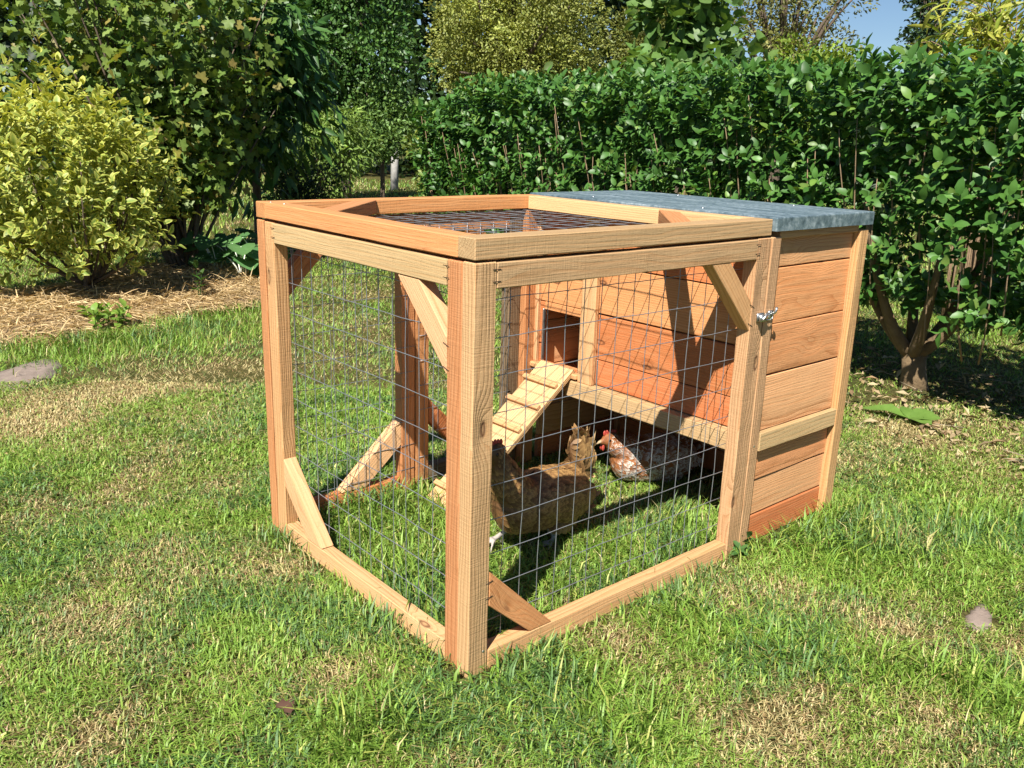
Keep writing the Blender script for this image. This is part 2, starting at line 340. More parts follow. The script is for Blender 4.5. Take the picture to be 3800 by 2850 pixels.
def sprigs(P, D, nl, length, leaf_angle=50, pairs=True, droop=0.):
    """leaf frames along short twigs: P base, D twig direction"""
    M = len(P); D = unit(D); a = unit(np.cross(D, rand_dir(M))); b = np.cross(D, a); out_p, out_x, out_n = [], [], []
    for k in range(nl):
        f = (k//2+.6)/((nl+1)//2) if pairs else (k+.6)/nl
        th = (k//2)*1.571+(k % 2)*math.pi if pairs else k*2.4
        side = a*math.cos(th)+b*math.sin(th)
        la = math.radians(leaf_angle*(1.15-.55*f))
        x = D*math.cos(la)+side*math.sin(la)+rng.normal(size=(M, 3))*.16; x[:, 2] -= droop
        n = D*math.sin(la)-side*math.cos(la)+rng.normal(size=(M, 3))*.22; n[:, 2] += .35
        out_p.append(P+D*(f*np.reshape(length, (-1, 1)))); out_x.append(x); out_n.append(n)
    return np.concatenate(out_p), np.concatenate(out_x), np.concatenate(out_n)

# ------------------------------------------------------------------ the chicken coop
H, W_, R_, D_ = .992, 1.0457, 1.0738, .5482
TW, TT_ = .060, .043                      # width and thickness of the frame timber
coop = thing('chicken_coop', 'wooden chicken coop with wire mesh run and metal roof on the lawn', 'chicken coop', (R_/2, W_/2, 0))
TAN = (.60, .345, .16); ORA = (.55, .245, .098); GRN = (.46, .31, .155); RED = (.50, .168, .058); PAL = (.64, .385, .195); SOR = (.62, .29, .12); SPL = (.66, .365, .175); BRN = (.17, .115, .07)
def jit(c, a=.10): k = 1+random.uniform(-a, a); return tuple(x*k*(1+random.uniform(-.03, .03)) for x in c)
def box_mesh(name, l, w, h, seg=None, rough=.0012, bev=.0022):
    """a sawn board along local x with eased edges and slightly uneven faces"""
    bm = bmesh.new(); bmesh.ops.create_cube(bm, size=1)
    for v in bm.verts: v.co = Vector((v.co.x*l, v.co.y*w, v.co.z*h))
    bmesh.ops.bevel(bm, geom=[e for e in bm.edges], offset=bev, segments=1, affect='EDGES', profile=.5)
    n = seg or max(2, int(l/.09))
    for k in range(1, n):
        x = -l/2+l*k/n; g = bm.verts[:]+bm.edges[:]+bm.faces[:]
        bmesh.ops.bisect_plane(bm, geom=g, plane_co=(x, 0, 0), plane_no=(1, 0, 0))
    ph = random.random()*9; a1 = random.uniform(-1, 1)*rough*1.2; a2 = random.uniform(-1, 1)*rough*1.2
    for v in bm.verts:
        v.co.y += a1*math.sin(v.co.x*3.1+ph)+random.uniform(-1, 1)*rough*.45; v.co.z += a2*math.sin(v.co.x*2.3+ph*2)+random.uniform(-1, 1)*rough*.45
    me = bpy.data.meshes.new(name); bm.to_mesh(me); bm.free(); me.materials.append(WOOD); return me
def timber(name, lo, hi, axis, col, parent=coop, label=None, **kw):
    """axis-aligned timber between two corners, grain along `axis`"""
    lo, hi = Vector(lo), Vector(hi); c = (lo+hi)/2; d = hi-lo; i = 'xyz'.index(axis)
    j, k = [(1, 2), (2, 0), (0, 1)][i]
    me = box_mesh(name, d[i], d[j], d[k], **kw)
    M3 = Matrix(((0, 0, 0), (0, 0, 0), (0, 0, 0)))
    for col_, ax in enumerate((i, j, k)): M3[ax][col_] = 1
    B = M3.to_4x4(); B.translation = c
    o = link(name, me, None, parent, B); o.color = (*jit(col), 1)
    if label: o['label'] = label
    return o
def brace(name, quad, normal, thick, col, parent=coop, label=None):
    """diagonal brace: four corners of its outer face, thickness along -normal"""
    Q = [Vector(p) for p in quad]; n = Vector(normal).normalized(); c = sum(Q, Vector())/4-n*thick/2
    x = ((Q[1]+Q[2])/2-(Q[0]+Q[3])/2).normalized(); y = n.cross(x)
    B = Matrix(((x.x, y.x, n.x, c.x), (x.y, y.y, n.y, c.y), (x.z, y.z, n.z, c.z), (0, 0, 0, 1))); Bi = B.inverted()
    bm = bmesh.new(); top = [bm.verts.new(Bi @ p) for p in Q]; bot = [bm.verts.new(Bi @ (p-n*thick)) for p in Q]
    bm.faces.new(top); bm.faces.new(bot[::-1])
    for i in range(4): bm.faces.new((top[i], bot[i], bot[(i+1) % 4], top[(i+1) % 4]))
    bmesh.ops.recalc_face_normals(bm, faces=bm.faces[:])
    bmesh.ops.bevel(bm, geom=bm.edges[:], offset=.0018, segments=1, affect='EDGES', profile=.5)
    me = bpy.data.meshes.new(name); bm.to_mesh(me); bm.free(); me.materials.append(WOOD)
    o = link(name, me, None, parent, B); o.color = (*jit(col), 1)
    if label: o['label'] = label
    return o
e = .0015                                  # joints stand a hair open so that no faces coincide
# side panel (y = 0)
timber('post', (0, 0, -.02), (TW, TT_, H), 'z', PAL, label='pale corner post at the front of the run')
timber('post', (R_-TW, 0, -.02), (R_+.004, TT_, H), 'z', PAL)
timber('top_rail', (TW+e, -.001, H-.058), (R_-TW-e, TT_, H-.001), 'x', GRN, label='greenish top rail of the side panel')
timber('bottom_rail', (TW+e, .001, -.015), (R_-TW-e, TT_-.001, .052), 'x', TAN)
brace('brace', [(.812, .0005, H-.0595), (R_-TW-e, .0005, .727), (R_-TW-e, .0005, .809), (.894, .0005, H-.0595)], (0, -1, 0), .042, TAN)
brace('brace', [(TW+e, .0005, .172), (.196, .0005, .0535), (.272, .0005, .0535), (TW+e, .0005, .262)], (0, -1, 0), .042, ORA)
# front panel (x = 0), between the two side panels
y0, y1 = TT_+e, W_-TT_-.006
timber('post', (.001, y0, -.02), (TT_+.001, y0+TW-.008, H-.002), 'z', ORA, label='orange post of the front panel beside the near corner')
timber('post', (.001, y1-TW+.004, -.02), (TT_+.001, y1, H-.002), 'z', TAN)
timber('top_rail', (-.002, y0+TW-.008+e, H-.060), (TT_, y1-TW+.004-e, H-.003), 'y', GRN, label='greenish top rail of the front panel')
timber('bottom_rail', (.002, y0+TW-.008+e, -.015), (TT_-.001, y1-TW+.004-e, .052), 'y', PAL)
ys = y0+TW-.008+e; yl = y1-TW+.004-e
brace('brace', [(.0005, .293, H-.0615), (.0005, ys, .731), (.0005, ys, .818), (.0005, .206, H-.0615)], (-1, 0, 0), .042, PAL)
brace('brace', [(.0005, yl, .185), (.0005, .800, .0535), (.0005, .712, .0535), (.0005, yl, .270)], (-1, 0, 0), .042, PAL)
# rear side (y = W): a panel and a door leaf
yb0, yb1 = W_-TT_, W_
timber('post', (.0, yb0, -.02), (TW, yb1, H), 'z', ORA)
timber('post', (.477, yb0, -.02), (.532, yb1, H-.002), 'z', ORA)
timber('top_rail', (TW+e, yb0+.001, H-.058), (.477-e, yb1-.001, H-.001), 'x', ORA)
timber('bottom_rail', (TW+e, yb0+.001, .01), (.477-e, yb1-.001, .072), 'x', RED)
brace('brace', [(.235, yb0+.0005, .0735), (.477-e, yb0+.0005, .288), (.477-e, yb0+.0005, .198), (.332, yb0+.0005, .0735)], (0, -1, 0), .042, PAL)
brace('brace', [(TW+e, yb0+.0005, .749), (.247, yb0+.0005, H-.0595), (.165, yb0+.0005, H-.0595), (TW+e, yb0+.0005, .834)], (0, -1, 0), .042, ORA)
timber('post', (.537, yb0+.001, .02), (.592, yb1+.001, H-.004), 'z', ORA)
timber('post', (.952, yb0+.001, .02), (1.008, yb1+.001, H-.004), 'z', BRN, label='weathered dark post at the back beside the house')
timber('top_rail', (.592+e, yb0+.002, H-.062), (.952-e, yb1, H-.005), 'x', ORA)
timber('bottom_rail', (.592+e, yb0+.002, .03), (.952-e, yb1, .090), 'x', BRN)
brace('brace', [(.592+e, yb0+.0015, .345), (.592+e, yb0+.0015, .260), (.758, yb0+.0015, .0915), (.842, yb0+.0015, .0915)], (0, -1, 0), .042, RED)
brace('brace', [(.952-e, yb0+.0015, .80), (.952-e, yb0+.0015, .715), (.742, yb0+.0015, H-.0635), (.826, yb0+.0015, H-.0635)], (0, -1, 0), .042, ORA)
# lid frame lying on the run
lz0, lz1 = H+.006, 1.0445
timber('lid_rail', (0, 0, lz0), (R_, TW, lz1), 'x', GRN, label='greenish long rail of the lid')
timber('lid_rail', (0, W_-TW, lz0), (R_, W_, lz1), 'x', ORA)
timber('lid_rail', (.0, TW+e, lz0), (TW, W_-TW-e, lz1-.0005), 'y', ORA)
timber('lid_rail', (R_-TW, TW+e, lz0), (R_, W_-TW-e, lz1-.0005), 'y', PAL)
brace('lid_brace', [(TW+e, .675, lz1-.001), (.375, W_-TW-e, lz1-.001), (.290, W_-TW-e, lz1-.001), (TW+e, .760, lz1-.001)], (0, 0, 1), .041, ORA)
brace('lid_brace', [(.700, TW+e, lz1-.001), (R_-TW-e, .37, lz1-.001), (R_-TW-e, .285, lz1-.001), (.785, TW+e, lz1-.001)], (0, 0, 1), .041, ORA)
# wire mesh: 60 x 90 mm welded wire, one sheet per panel
def wire_sheet(name, org, ua, va, la, lb, da, db, a0, b0, nrm, r=.0011):
    mb = MB(); org, ua, va, nrm = (np.array(v, float) for v in (org, ua, va, nrm))
    def wavy(p, q, off):
        n = 14; t = np.linspace(0, 1, n)[:, None]; p_ = p*(1-t)+q*t
        w = (rng.random((n, 1))-.5)*.0030; side = ua if abs((q-p)@va) > abs((q-p)@ua) else va
        return p_+nrm*(off+(rng.random((n, 1))-.5)*.0028)+side*w+side*math.sin(rng.random()*9)*.002*np.sin(t*3.1)
    a = a0
    while a < la: mb.add(*tube(wavy(org+ua*a+va*rng.uniform(-.004, .006), org+ua*a+va*(lb+rng.uniform(-.01, .0)), r), r, 5)); a += da
    b = b0
    while b < lb: mb.add(*tube(wavy(org+va*b, org+va*b+ua*la, -r), r, 5)); b += db
    return link(name, mb.mesh(name, True), M_WIRE, coop)
wire_sheet('wire_mesh', (.012, TT_+.003, .0), (1, 0, 0), (0, 0, 1), 1.045, .965, .0595, .0890, .008, .012, (0, 1, 0))
wire_sheet('wire_mesh', (TT_+.004, .060, .0), (0, 1, 0), (0, 0, 1), .93, .965, .0595, .0890, .034, .012, (1, 0, 0))
wire_sheet('wire_mesh', (.015, yb0-.003, .0), (1, 0, 0), (0, 0, 1), .515, .965, .0595, .0890, .012, .012, (0, -1, 0))
wire_sheet('wire_mesh', (.55, yb0-.002, .03), (1, 0, 0), (0, 0, 1), .42, .93, .0595, .0890, .02, .015, (0, -1, 0))
wire_sheet('wire_mesh', (.02, .02, H+.0025), (1, 0, 0), (0, 1, 0), 1.03, 1.0, .0860, .0595, .03, .03, (0, 0, 1), r=.0012)

# ---- the house
hx0, hx1 = 1.083, R_+D_+.004
wx = R_+.004                               # outer plane of the front wall boards is at wx
timber('post', (hx0, .002, -.02), (hx0+.045, .060, H), 'z', PAL)
timber('post', (hx1-.050, -.001, -.02), (hx1, .058, H), 'z', TAN)
timber('post', (hx1-.050, W_-.058, -.02), (hx1, W_, H), 'z', TAN)
timber('post', (1.012, W_-.068, -.02), (1.072, W_+.012, H), 'z', ORA, label='orange corner post of the house beside the pop hole')
side_z = [(.003, .098, RED), (.102, .220, SPL), (.224, .386, SOR), (.389, .565, SPL), (.569, .724, SOR), (.728, .897, SOR), (.901, .990, TAN)]
for z0, z1, c in side_z:
    timber('plank', (hx0+.047, .020+random.uniform(0, .003), z0), (hx1-.052, .040, z1), 'x', c, rough=.002)
    timber('plank', (hx0+.047, W_-.040, z0), (hx1-.052, W_-.020+random.uniform(0, .003), z1), 'x', c, rough=.002)
    timber('plank', (hx1-.040, .060, z0), (hx1-.018+random.uniform(0, .003), W_-.060, z1), 'y', c, rough=.002)
timber('middle_rail', (hx0+.047, -.002, .330), (hx1-.052, .0185, .389), 'x', GRN, label='greenish rail across the side of the house')
timber('eaves_rail', (hx0+.047, .008, .985), (hx1-.052, .045, 1.010), 'x', TAN)
# front wall of the house, seen through the run
fw = [(.399, .493, RED), (.496, .656, RED), (.660, .826, ORA), (.830, .990, RED)]
for z0, z1, c in fw:
    if z0 < .62 and z1 > .43:
        timber('plank', (wx, .046, z0), (wx+.018, .734, z1), 'y', c, rough=.0016)
        timber('plank', (wx, .944, z0), (wx+.018, .998, z1), 'y', c, rough=.0016)
    else: timber('plank', (wx, .046, z0), (wx+.018, .998, z1), 'y', c, rough=.0016)
timber('plank', (wx, .7355, .399), (wx+.018, .9425, .428), 'y', RED)
timber('plank', (wx, .7355, .628), (wx+.018, .9425, .6585), 'y', ORA)
timber('stud', (wx-.022, .660, .398), (wx-.001, .730, .990), 'z', PAL)
timber('stud', (wx-.018, .962, .398), (wx-.001, .996, .990), 'z', PAL)
timber('front_rail', (R_-.032, .046, .338), (wx+.018, .775, .397), 'y', GRN, label='greenish rail under the front wall of the house')
timber('front_rail', (R_+.002, .777, .338), (wx+.018, .99, .397), 'y', TAN)
timber('floor_board', (wx+.02, .045, .352), (hx1-.045, .54, .370), 'y', ORA)
timber('floor_board', (wx+.02, .542, .352), (hx1-.045, W_-.045, .370), 'y', ORA)
timber('nest_board', (1.33, .62, .372), (1.348, 1.0, .475), 'y', PAL)
timber('nest_board', (1.352, .66, .372), (hx1-.05, .678, .475), 'x', PAL)
# runners of the sliding pop-hole door
def strip(name, lo, hi, mat, parent=coop):
    lo, hi = Vector(lo), Vector(hi); bm = bmesh.new(); bmesh.ops.create_cube(bm, size=1)
    for v in bm.verts: v.co = Vector([(lo[i]+hi[i])/2+v.co[i]*(hi[i]-lo[i]) for i in range(3)])
    bmesh.ops.bevel(bm, geom=bm.edges[:], offset=min(hi-lo)*.2, segments=1, affect='EDGES', profile=.5)
    me = bpy.data.meshes.new(name); bm.to_mesh(me); bm.free(); return link(name, me, mat, parent)
strip('door_runner', (wx-.012, .934, .415), (wx-.001, .9415, .632), M_STEEL)
strip('door_runner', (wx-.012, .7365, .415), (wx-.001, .742, .632), M_STEEL)
strip('metal_strip', (wx-.004, .652, .402), (wx-.001, .656, .492), M_STEEL)
# roof: a tray of galvanised sheet with folded edges, slightly overhanging
rx0, rx1, ry0, ry1 = R_+.010, R_+D_+.014, -.008, W_+.012
bm = bmesh.new(); bmesh.ops.create_cube(bm, size=1)
for v in bm.verts: v.co = Vector((v.co.x*(rx1-rx0), v.co.y*(ry1-ry0), v.co.z*.040))
bm.faces.ensure_lookup_table(); bmesh.ops.delete(bm, geom=[f for f in bm.faces if f.normal.z < -.5], context='FACES')
bmesh.ops.subdivide_edges(bm, edges=bm.edges[:], cuts=7, use_grid_fill=True)
for v in bm.verts:
    if v.co.z < -.019: v.co.z += random.uniform(-.0012, .0012)
    elif abs(v.co.x) < (rx1-rx0)/2-.01 and abs(v.co.y) < (ry1-ry0)/2-.01: v.co.z += random.uniform(-.0014, .0008)
bmesh.ops.bevel(bm, geom=[ed for ed in bm.edges if ed.calc_face_angle(0) > .8], offset=.004, segments=2, affect='EDGES', profile=.6)
me = bpy.data.meshes.new('roof_sheet'); bm.to_mesh(me); bm.free()
for p in me.polygons: p.use_smooth = False
rf = link('roof_sheet', me, roof_material(), coop, Matrix.Translation(((rx0+rx1)/2, (ry0+ry1)/2, 1.0295)))
sd = rf.modifiers.new('sheet', 'SOLIDIFY'); sd.thickness = .0022; sd.offset = -1
for sx_, sy_ in ((1.14, .30), (1.16, .80), (1.57, .25), (1.57, .75)):
    V, T = tube([(sx_, sy_, 1.0485), (sx_, sy_, 1.0515), (sx_, sy_, 1.0528)], [.0055, .0055, .003], 8); m_ = MB(); m_.add(V, T); link('roof_screw', m_.mesh('roof_screw'), M_STEEL, rf)
# ramp with cleats
ra, rb = np.array([1.052, 0, .442]), np.array([.520, 0, .012]); dx = unit(rb-ra); ry_a, ry_b = .748, .922
nrm = np.array([-dx[2], 0, dx[0]]); nrm = nrm if nrm[2] > 0 else -nrm
def ramp_board(name, s0, s1, ya, yb, n0, n1, col, along, parent):
    l = s1-s0; c = ra+dx*((s0+s1)/2)+nrm*((n0+n1)/2)+np.array([0, (ya+yb)/2, 0])
    ax = {'s': dx, 'y': np.array([0, 1., 0]), 'n': nrm}
    if along == 's': dims, axes = (l, yb-ya, n1-n0), (ax['s'], ax['y'], np.cross(ax['s'], ax['y']))
    else: dims, axes = (yb-ya, l, n1-n0), (ax['y'], ax['s'], np.cross(ax['y'], ax['s']))
    B = Matrix([[axes[0][i], axes[1][i], axes[2][i], c[i]] for i in range(3)]+[[0, 0, 0, 1]])
    o = link(name, box_mesh(name, *dims, rough=.0008), None, parent, B); o.color = (*jit(col), 1); return o
LR = np.linalg.norm(rb-ra)
ramp_o = ramp_board('ramp', 0, LR, ry_a, ry_b, -.020, 0, (.62, .40, .205), 's', coop)
for s in (.085, .190, .300, .405, .51, .605):
    ramp_board('cleat', s, s+.020, ry_a+.003, ry_b+.006, .0006, .0155, (.58, .33, .155), 'y', ramp_o)
strip('ramp_ledge', (wx-.035, .728, .404), (wx-.002, .99, .424), WOOD).color = (*TAN, 1)
# latch between run and house
lt = MB()
def lbox(mb, lo, hi):
    lo, hi = np.array(lo), np.array(hi); V = np.array([[lo[0] if i & 1 == 0 else hi[0], lo[1] if i & 2 == 0 else hi[1], lo[2] if i & 4 == 0 else hi[2]] for i in range(8)])
    mb.add(V, [(0, 2, 1), (1, 2, 3), (4, 5, 6), (5, 7, 6), (0, 1, 4), (1, 5, 4), (2, 6, 3), (3, 6, 7), (0, 4, 2), (2, 4, 6), (1, 3, 5), (3, 7, 5)])
lbox(lt, (1.040, -.004, .752), (1.075, -.0012, .776)); lbox(lt, (1.043, -.016, .753), (1.070, -.004, .772))
lt.add(*tube(bez((1.046, -.018, .757), (1.058, -.024, .776), (1.072, -.016, .778), 8), .0035, 6))
ltch = link('latch', lt.mesh('latch'), M_STEEL, coop)
lp = MB(); lp.add(*tube([(1.068, -.011, .772), (1.096, -.011, .776), (1.108, -.011, .772), (1.108, -.011, .757), (1.096, -.011, .753), (1.062, -.011, .757)], .0022, 6)); link('wire_loop', lp.mesh('wire_loop', True), M_STEEL, ltch)
hk = MB(); lbox(hk, (1.098, -.004, .752), (1.120, .0005, .778)); hk.add(*tube(bez((1.108, -.004, .768), (1.104, -.024, .772), (1.112, -.018, .790), 7), .0042, 6)); link('keeper', hk.mesh('keeper'), M_STEEL, ltch)
# corrugated fasteners and nail heads that show on the frame
def fastener(p, ax):
    ax = np.array(ax, float); t = np.linspace(-.011, .011, 9); mb = MB()
    pts = np.array(p)+t[:, None]*ax+np.array([0, 0, 1])*(np.sin(t*1100)*.0016)[:, None]; mb.add(*tube(pts, .0009, 4)); link('fastener', mb.mesh('fastener'), FAST, coop)
FAST = simple_mat('dark_staple', (.05, .035, .025), .6, .3)
for z in (H-.016, H-.042): fastener((TW, -.0015, z), (1, 0, 0)); fastener((R_-TW, -.0015, z), (1, 0, 0)); fastener((-.0022, ys, z), (0, 1, 0)); fastener((-.0022, yl, z), (0, 1, 0))
for z in (.80, .745): fastener((R_-TW, -.0005, z), (1, 0, -.5)); fastener((-.0005, ys, z), (0, 1, .3))
for z in (.235, .195): fastener((TW, -.0005, z), (1, 0, .2))
def nail(p, n):
    p, n = np.array(p, float), np.array(n, float); mb = MB(); mb.add(*tube([p-n*.002, p+n*.0006, p+n*.001], [.0042, .0042, .003], 8)); link('screw', mb.mesh('screw'), M_STEEL, coop)
nail((.047, 0, .055), (0, -1, 0)); nail((1.106, .002, .352), (0, -1, 0)); nail((.022, .99, 1.0445), (0, 0, 1)); nail((.030, .92, 1.0445), (0, 0, 1))

# ------------------------------------------------------------------ hens
def ellip(mb, c, r, ang=0., n=14):
    th = np.linspace(0, math.pi, n); ph = np.arange(2*n)*math.pi/n
    V = np.array([[math.sin(a)*math.cos(b)*r[0], math.sin(a)*math.sin(b)*r[1], math.cos(a)*r[2]] for a in th for b in ph])
    ca, sa = math.cos(ang), math.sin(ang); V = V @ np.array([[ca, 0, sa], [0, 1, 0], [-sa, 0, ca]])+np.array(c)
    m = 2*n; T = []
    for i in range(n-1):
        for j in range(m): a, b = i*m+j, i*m+(j+1) % m; T += [(a, a+m, b), (b, a+m, b+m)]
    mb.add(V, T)
def hen(label, loc, scale, yaw, tones, sitting=False, head_up=.0):
    """hen modelled facing -x, 1 unit of local space = 1 m; tones = (feather base, feather tip, tip chance, leg)"""
    root = thing('hen', label, 'hen', loc, 'hens in the coop'); B = Matrix.Translation(Vector(loc)) @ Matrix.Rotation(yaw, 4, 'Z') @ Matrix.Scale(scale, 4)
    mb = MB(); dz = -.045 if sitting else 0
    ellip(mb, (0, 0, .150+dz), (.165, .085, .092), .06); ellip(mb, (-.105, 0, .160+dz), (.085, .070, .088), .3); ellip(mb, (.115, 0, .165+dz), (.085, .055, .066), -.35)
    ellip(mb, (.06, 0, .10+dz), (.10, .07, .065)); ellip(mb, (.180, 0, .235+dz), (.085, .016, .034), -1.02)
    for t in np.linspace(0, 1, 7): ellip(mb, (-.125-.072*t, 0, .200+(.135+head_up)*t+dz), (.064-.034*t,)*3, 0, 10)
    hx, hz = -.205, .350+head_up+dz; ellip(mb, (hx, 0, hz), (.036, .027, .030), .1, 10); ellip(mb, (hx-.028, 0, hz-.006), (.02, .014, .014), 0, 8)
    for s in (-1, 1):
        ellip(mb, (.03, s*.068, .155+dz), (.135, .026, .062), -.10, 12)
        if not sitting:
            fx, fz, kx = ((.015, .0, .035), (-.150, .030, -.05))[s > 0]
            ellip(mb, (.035 if s < 0 else -.02, s*.040, .075), (.045, .030, .05), 0, 10)
            mb.add(*tube([(.035 if s < 0 else -.03, s*.042, .08), (kx, s*.042, .055+fz*.5), (fx, s*.045, fz+.012)], [.012, .0085, .008], 8))
            for a in (-.5, 0, .5, math.pi):
                l = .052 if a < 3 else .026; tip = (fx-l*math.cos(a), s*.045+l*math.sin(a), fz+(.004 if fz == 0 else -.016)); mid = (fx-l*.5*math.cos(a), s*.045+l*.5*math.sin(a), fz+.010)
                mb.add(*tube([(fx, s*.045, fz+.012), mid, tip], [.0075, .0062, .0035], 6))
    tmp = bpy.data.objects.new('tmp', mb.mesh('hen_body')); C.objects.link(tmp)
    rm = tmp.modifiers.new('r', 'REMESH'); rm.mode = 'VOXEL'; rm.voxel_size = .0042; sm = tmp.modifiers.new('s', 'SMOOTH'); sm.iterations = 4; sm.factor = .5
    bpy.context.view_layer.update(); me = bpy.data.meshes.new_from_object(tmp.evaluated_get(bpy.context.evaluated_depsgraph_get())); bpy.data.objects.remove(tmp)
    n = len(me.vertices); V = np.empty(n*3, np.float32); me.vertices.foreach_get('co', V); V = V.reshape(-1, 3)
    leg = (V[:, 2] < (.062 if not sitting else -1)) & ((np.abs(V[:, 1]-.045) < .0135) | (np.abs(V[:, 1]+.045) < .0135) | (V[:, 2] < .045))
    col = np.where(leg[:, None], np.array(tones[3])[None], np.array(tones[0])[None]*.8)
    while me.color_attributes: me.color_attributes.remove(me.color_attributes[0])
    a = me.color_attributes.new('Col', 'FLOAT_COLOR', 'POINT'); a.data.foreach_set('color', np.concatenate([col, np.ones((n, 1))], 1).astype(np.float32).ravel())
    me.polygons.foreach_set('use_smooth', np.ones(len(me.polygons), bool)); me.materials.clear()
    body = link('body', me, M_FEATHER, root, B)
    # plumage: overlapping feathers lying back along the body
    npoly = len(me.polygons); pc = np.empty(npoly*3, np.float32); me.polygons.foreach_get('center', pc); pc = pc.reshape(-1, 3).astype(float); pn = np.empty(npoly*3, np.float32); me.polygons.foreach_get('normal', pn); pn = pn.reshape(-1, 3).astype(float)
    ok = (pc[:, 2] > (.066 if not sitting else .012)) & (pc[:, 0] > hx-.012)
    ii = rng.choice(np.where(ok)[0], 5200, replace=False); P, Nn = pc[ii], pn[ii]
    neck = (P[:, 2] > .225+dz) & (P[:, 0] < -.06); tail = (P[:, 0] > .15) & (P[:, 2] > .19+dz)
    d = np.tile(np.array([1., 0, -.22]), (len(P), 1)); d[neck] = (.42, 0, -1); d[tail] = (.42, 0, 1.0); low = (P[:, 2] < .11+dz); d[low] = (.6, 0, -.6)
    d += rng.normal(size=d.shape)*.13; d = d-Nn*(d*Nn).sum(1, keepdims=True)*.85
    size = np.where(neck, .020, np.where(tail, .050, .027))*(1+.3*rng.random(len(P)))
    size[neck & (P[:, 2] > hz-.03)] = .012
    wing = (np.abs(P[:, 1]) > .066) & (P[:, 0] > .0) & (~tail); size[wing] *= 1.35
    base = np.array(tones[0])*(1+.35*(rng.random((len(P), 1))-.5)); tip = np.where(rng.random((len(P), 1)) < tones[2], np.array(tones[1])[None]*np.ones((len(P), 1)), base*1.1)
    if tones[2] > .9:
        bt = np.array([.40, .24, .10]); f = np.clip((P[:, 0]-.11)/.1, 0, 1)[:, None]*(P[:, 2] > .12)[:, None]; tip = tip*(1-f)+bt*1.35*f; base = base*(1-f*.7)+bt*f*.7
    tpl = leaf_oval(.50, .05, .05); tpl = (tpl[0], tpl[1], np.array([0, 0, .25, 1, 0, .15, .9, 0, .15, .9]))
    Vv, T, c = scatter(tpl, P+Nn*.0008, unit(d)+Nn*.16, Nn, size, base, tip); link('plumage', tri_mesh('plumage', Vv, T, c, True), M_FEATHER, body, B)
    # long tail feathers
    m = 46; tt = rng.random(m); Pt = np.stack([.15+.03*tt, rng.uniform(-.018, .018, m), .20+dz+.03*rng.random(m)], 1); an = np.radians(rng.uniform(42, 88, m)); dt = np.stack([np.cos(an), rng.normal(size=m)*.10, np.sin(an)], 1); nt_ = np.stack([rng.normal(size=m)*.15, np.sign(Pt[:, 1])+.001, np.zeros(m)], 1)
    cb_ = cols(m, np.array(tones[0])*1.1, np.array(tones[4])); Vv, T, c = scatter(leaf_oval(.20, .08, .03), Pt, dt, nt_, rng.uniform(.085, .135, m), cb_, cb_*1.1); link('tail_feathers', tri_mesh('tail_feathers', Vv, T, c, True), M_FEATHER, body, B)
    # beak, comb, wattle, eyes
    m_ = MB(); m_.add(*tube([(hx-.036, 0, hz-.004), (hx-.050, 0, hz-.007), (hx-.062, 0, hz-.013)], [.0095, .006, .0012], 8)); link('beak', m_.mesh('beak', True), M_BEAK, body, B)
    m_ = MB()
    for k in range(5): ellip(m_, (hx-.026+.012*k, 0, hz+.032-abs(k-2)*.002), (.0075, .003, .012), 0, 6)
    ellip(m_, (hx-.004, 0, hz+.025), (.028, .0035, .007), .05, 8); link('comb', m_.mesh('comb', True), M_FLESH, body, B)
    for s in (-1, 1):
        m_ = MB(); ellip(m_, (hx-.034, s*.008, hz-.030), (.007, .003, .013), 0, 8); link('wattle', m_.mesh('wattle', True), M_FLESH, body, B)
        m_ = MB(); ellip(m_, (hx-.014, s*.0245, hz+.004), (.0048, .0025, .0048), 0, 8); link('eye', m_.mesh('eye', True), M_EYE, body, B)
    return root
hen('buff brown hen with pale tail walking on the grass in the wire run', (.632, .445, 0), 1.0, math.radians(4), ((.15, .07, .022), (.40, .23, .08), 1.0, (.42, .37, .33), (.66, .46, .24)))
hen('rust brown hen speckled with white crouching under the raised house', (1.320, .575, .0), .92, math.radians(-16), ((.34, .12, .035), (.88, .83, .75), .80, (.42, .37, .33), (.45, .30, .18)), True, -.10)

# ------------------------------------------------------------------ trees and shrubs
def stems(root, paths, mat, name='stem', sides=6):
    for p, r in paths:
        m = MB(); m.add(*tube(p, r, sides)); link(name, m.mesh(name, True), mat, root)
def stem_mass(root, paths, mat, name='twigs', sides=4):
    m = MB()
    for p, r in paths: m.add(*tube(p, r, sides))
    return props(link(name, m.mesh(name, True), mat, root), kind='stuff')
def clump_points(c, r, n_clump, per, fill=.45, clump_r=.38, zmin=None):
    c, r = np.array(c, float), np.array(r, float); ds = rand_dir(n_clump); rad = rng.random((n_clump, 1))**.4*.78
    cc = c+ds*rad*r; P, O = [], []
    for q in cc:
        u = rand_dir(per); rr = (fill+(1-fill)*rng.random((per, 1))**.5)*clump_r*(.7+.6*rng.random())
        P.append(q+u*rr*r.mean()*np.array([1, 1, .8])); O.append(unit(u+.4*unit(q-c+1e-6)))
    P, O = np.concatenate(P), np.concatenate(O)
    if zmin is not None: k = P[:, 2] > zmin; P, O = P[k], O[k]
    return P, O, cc
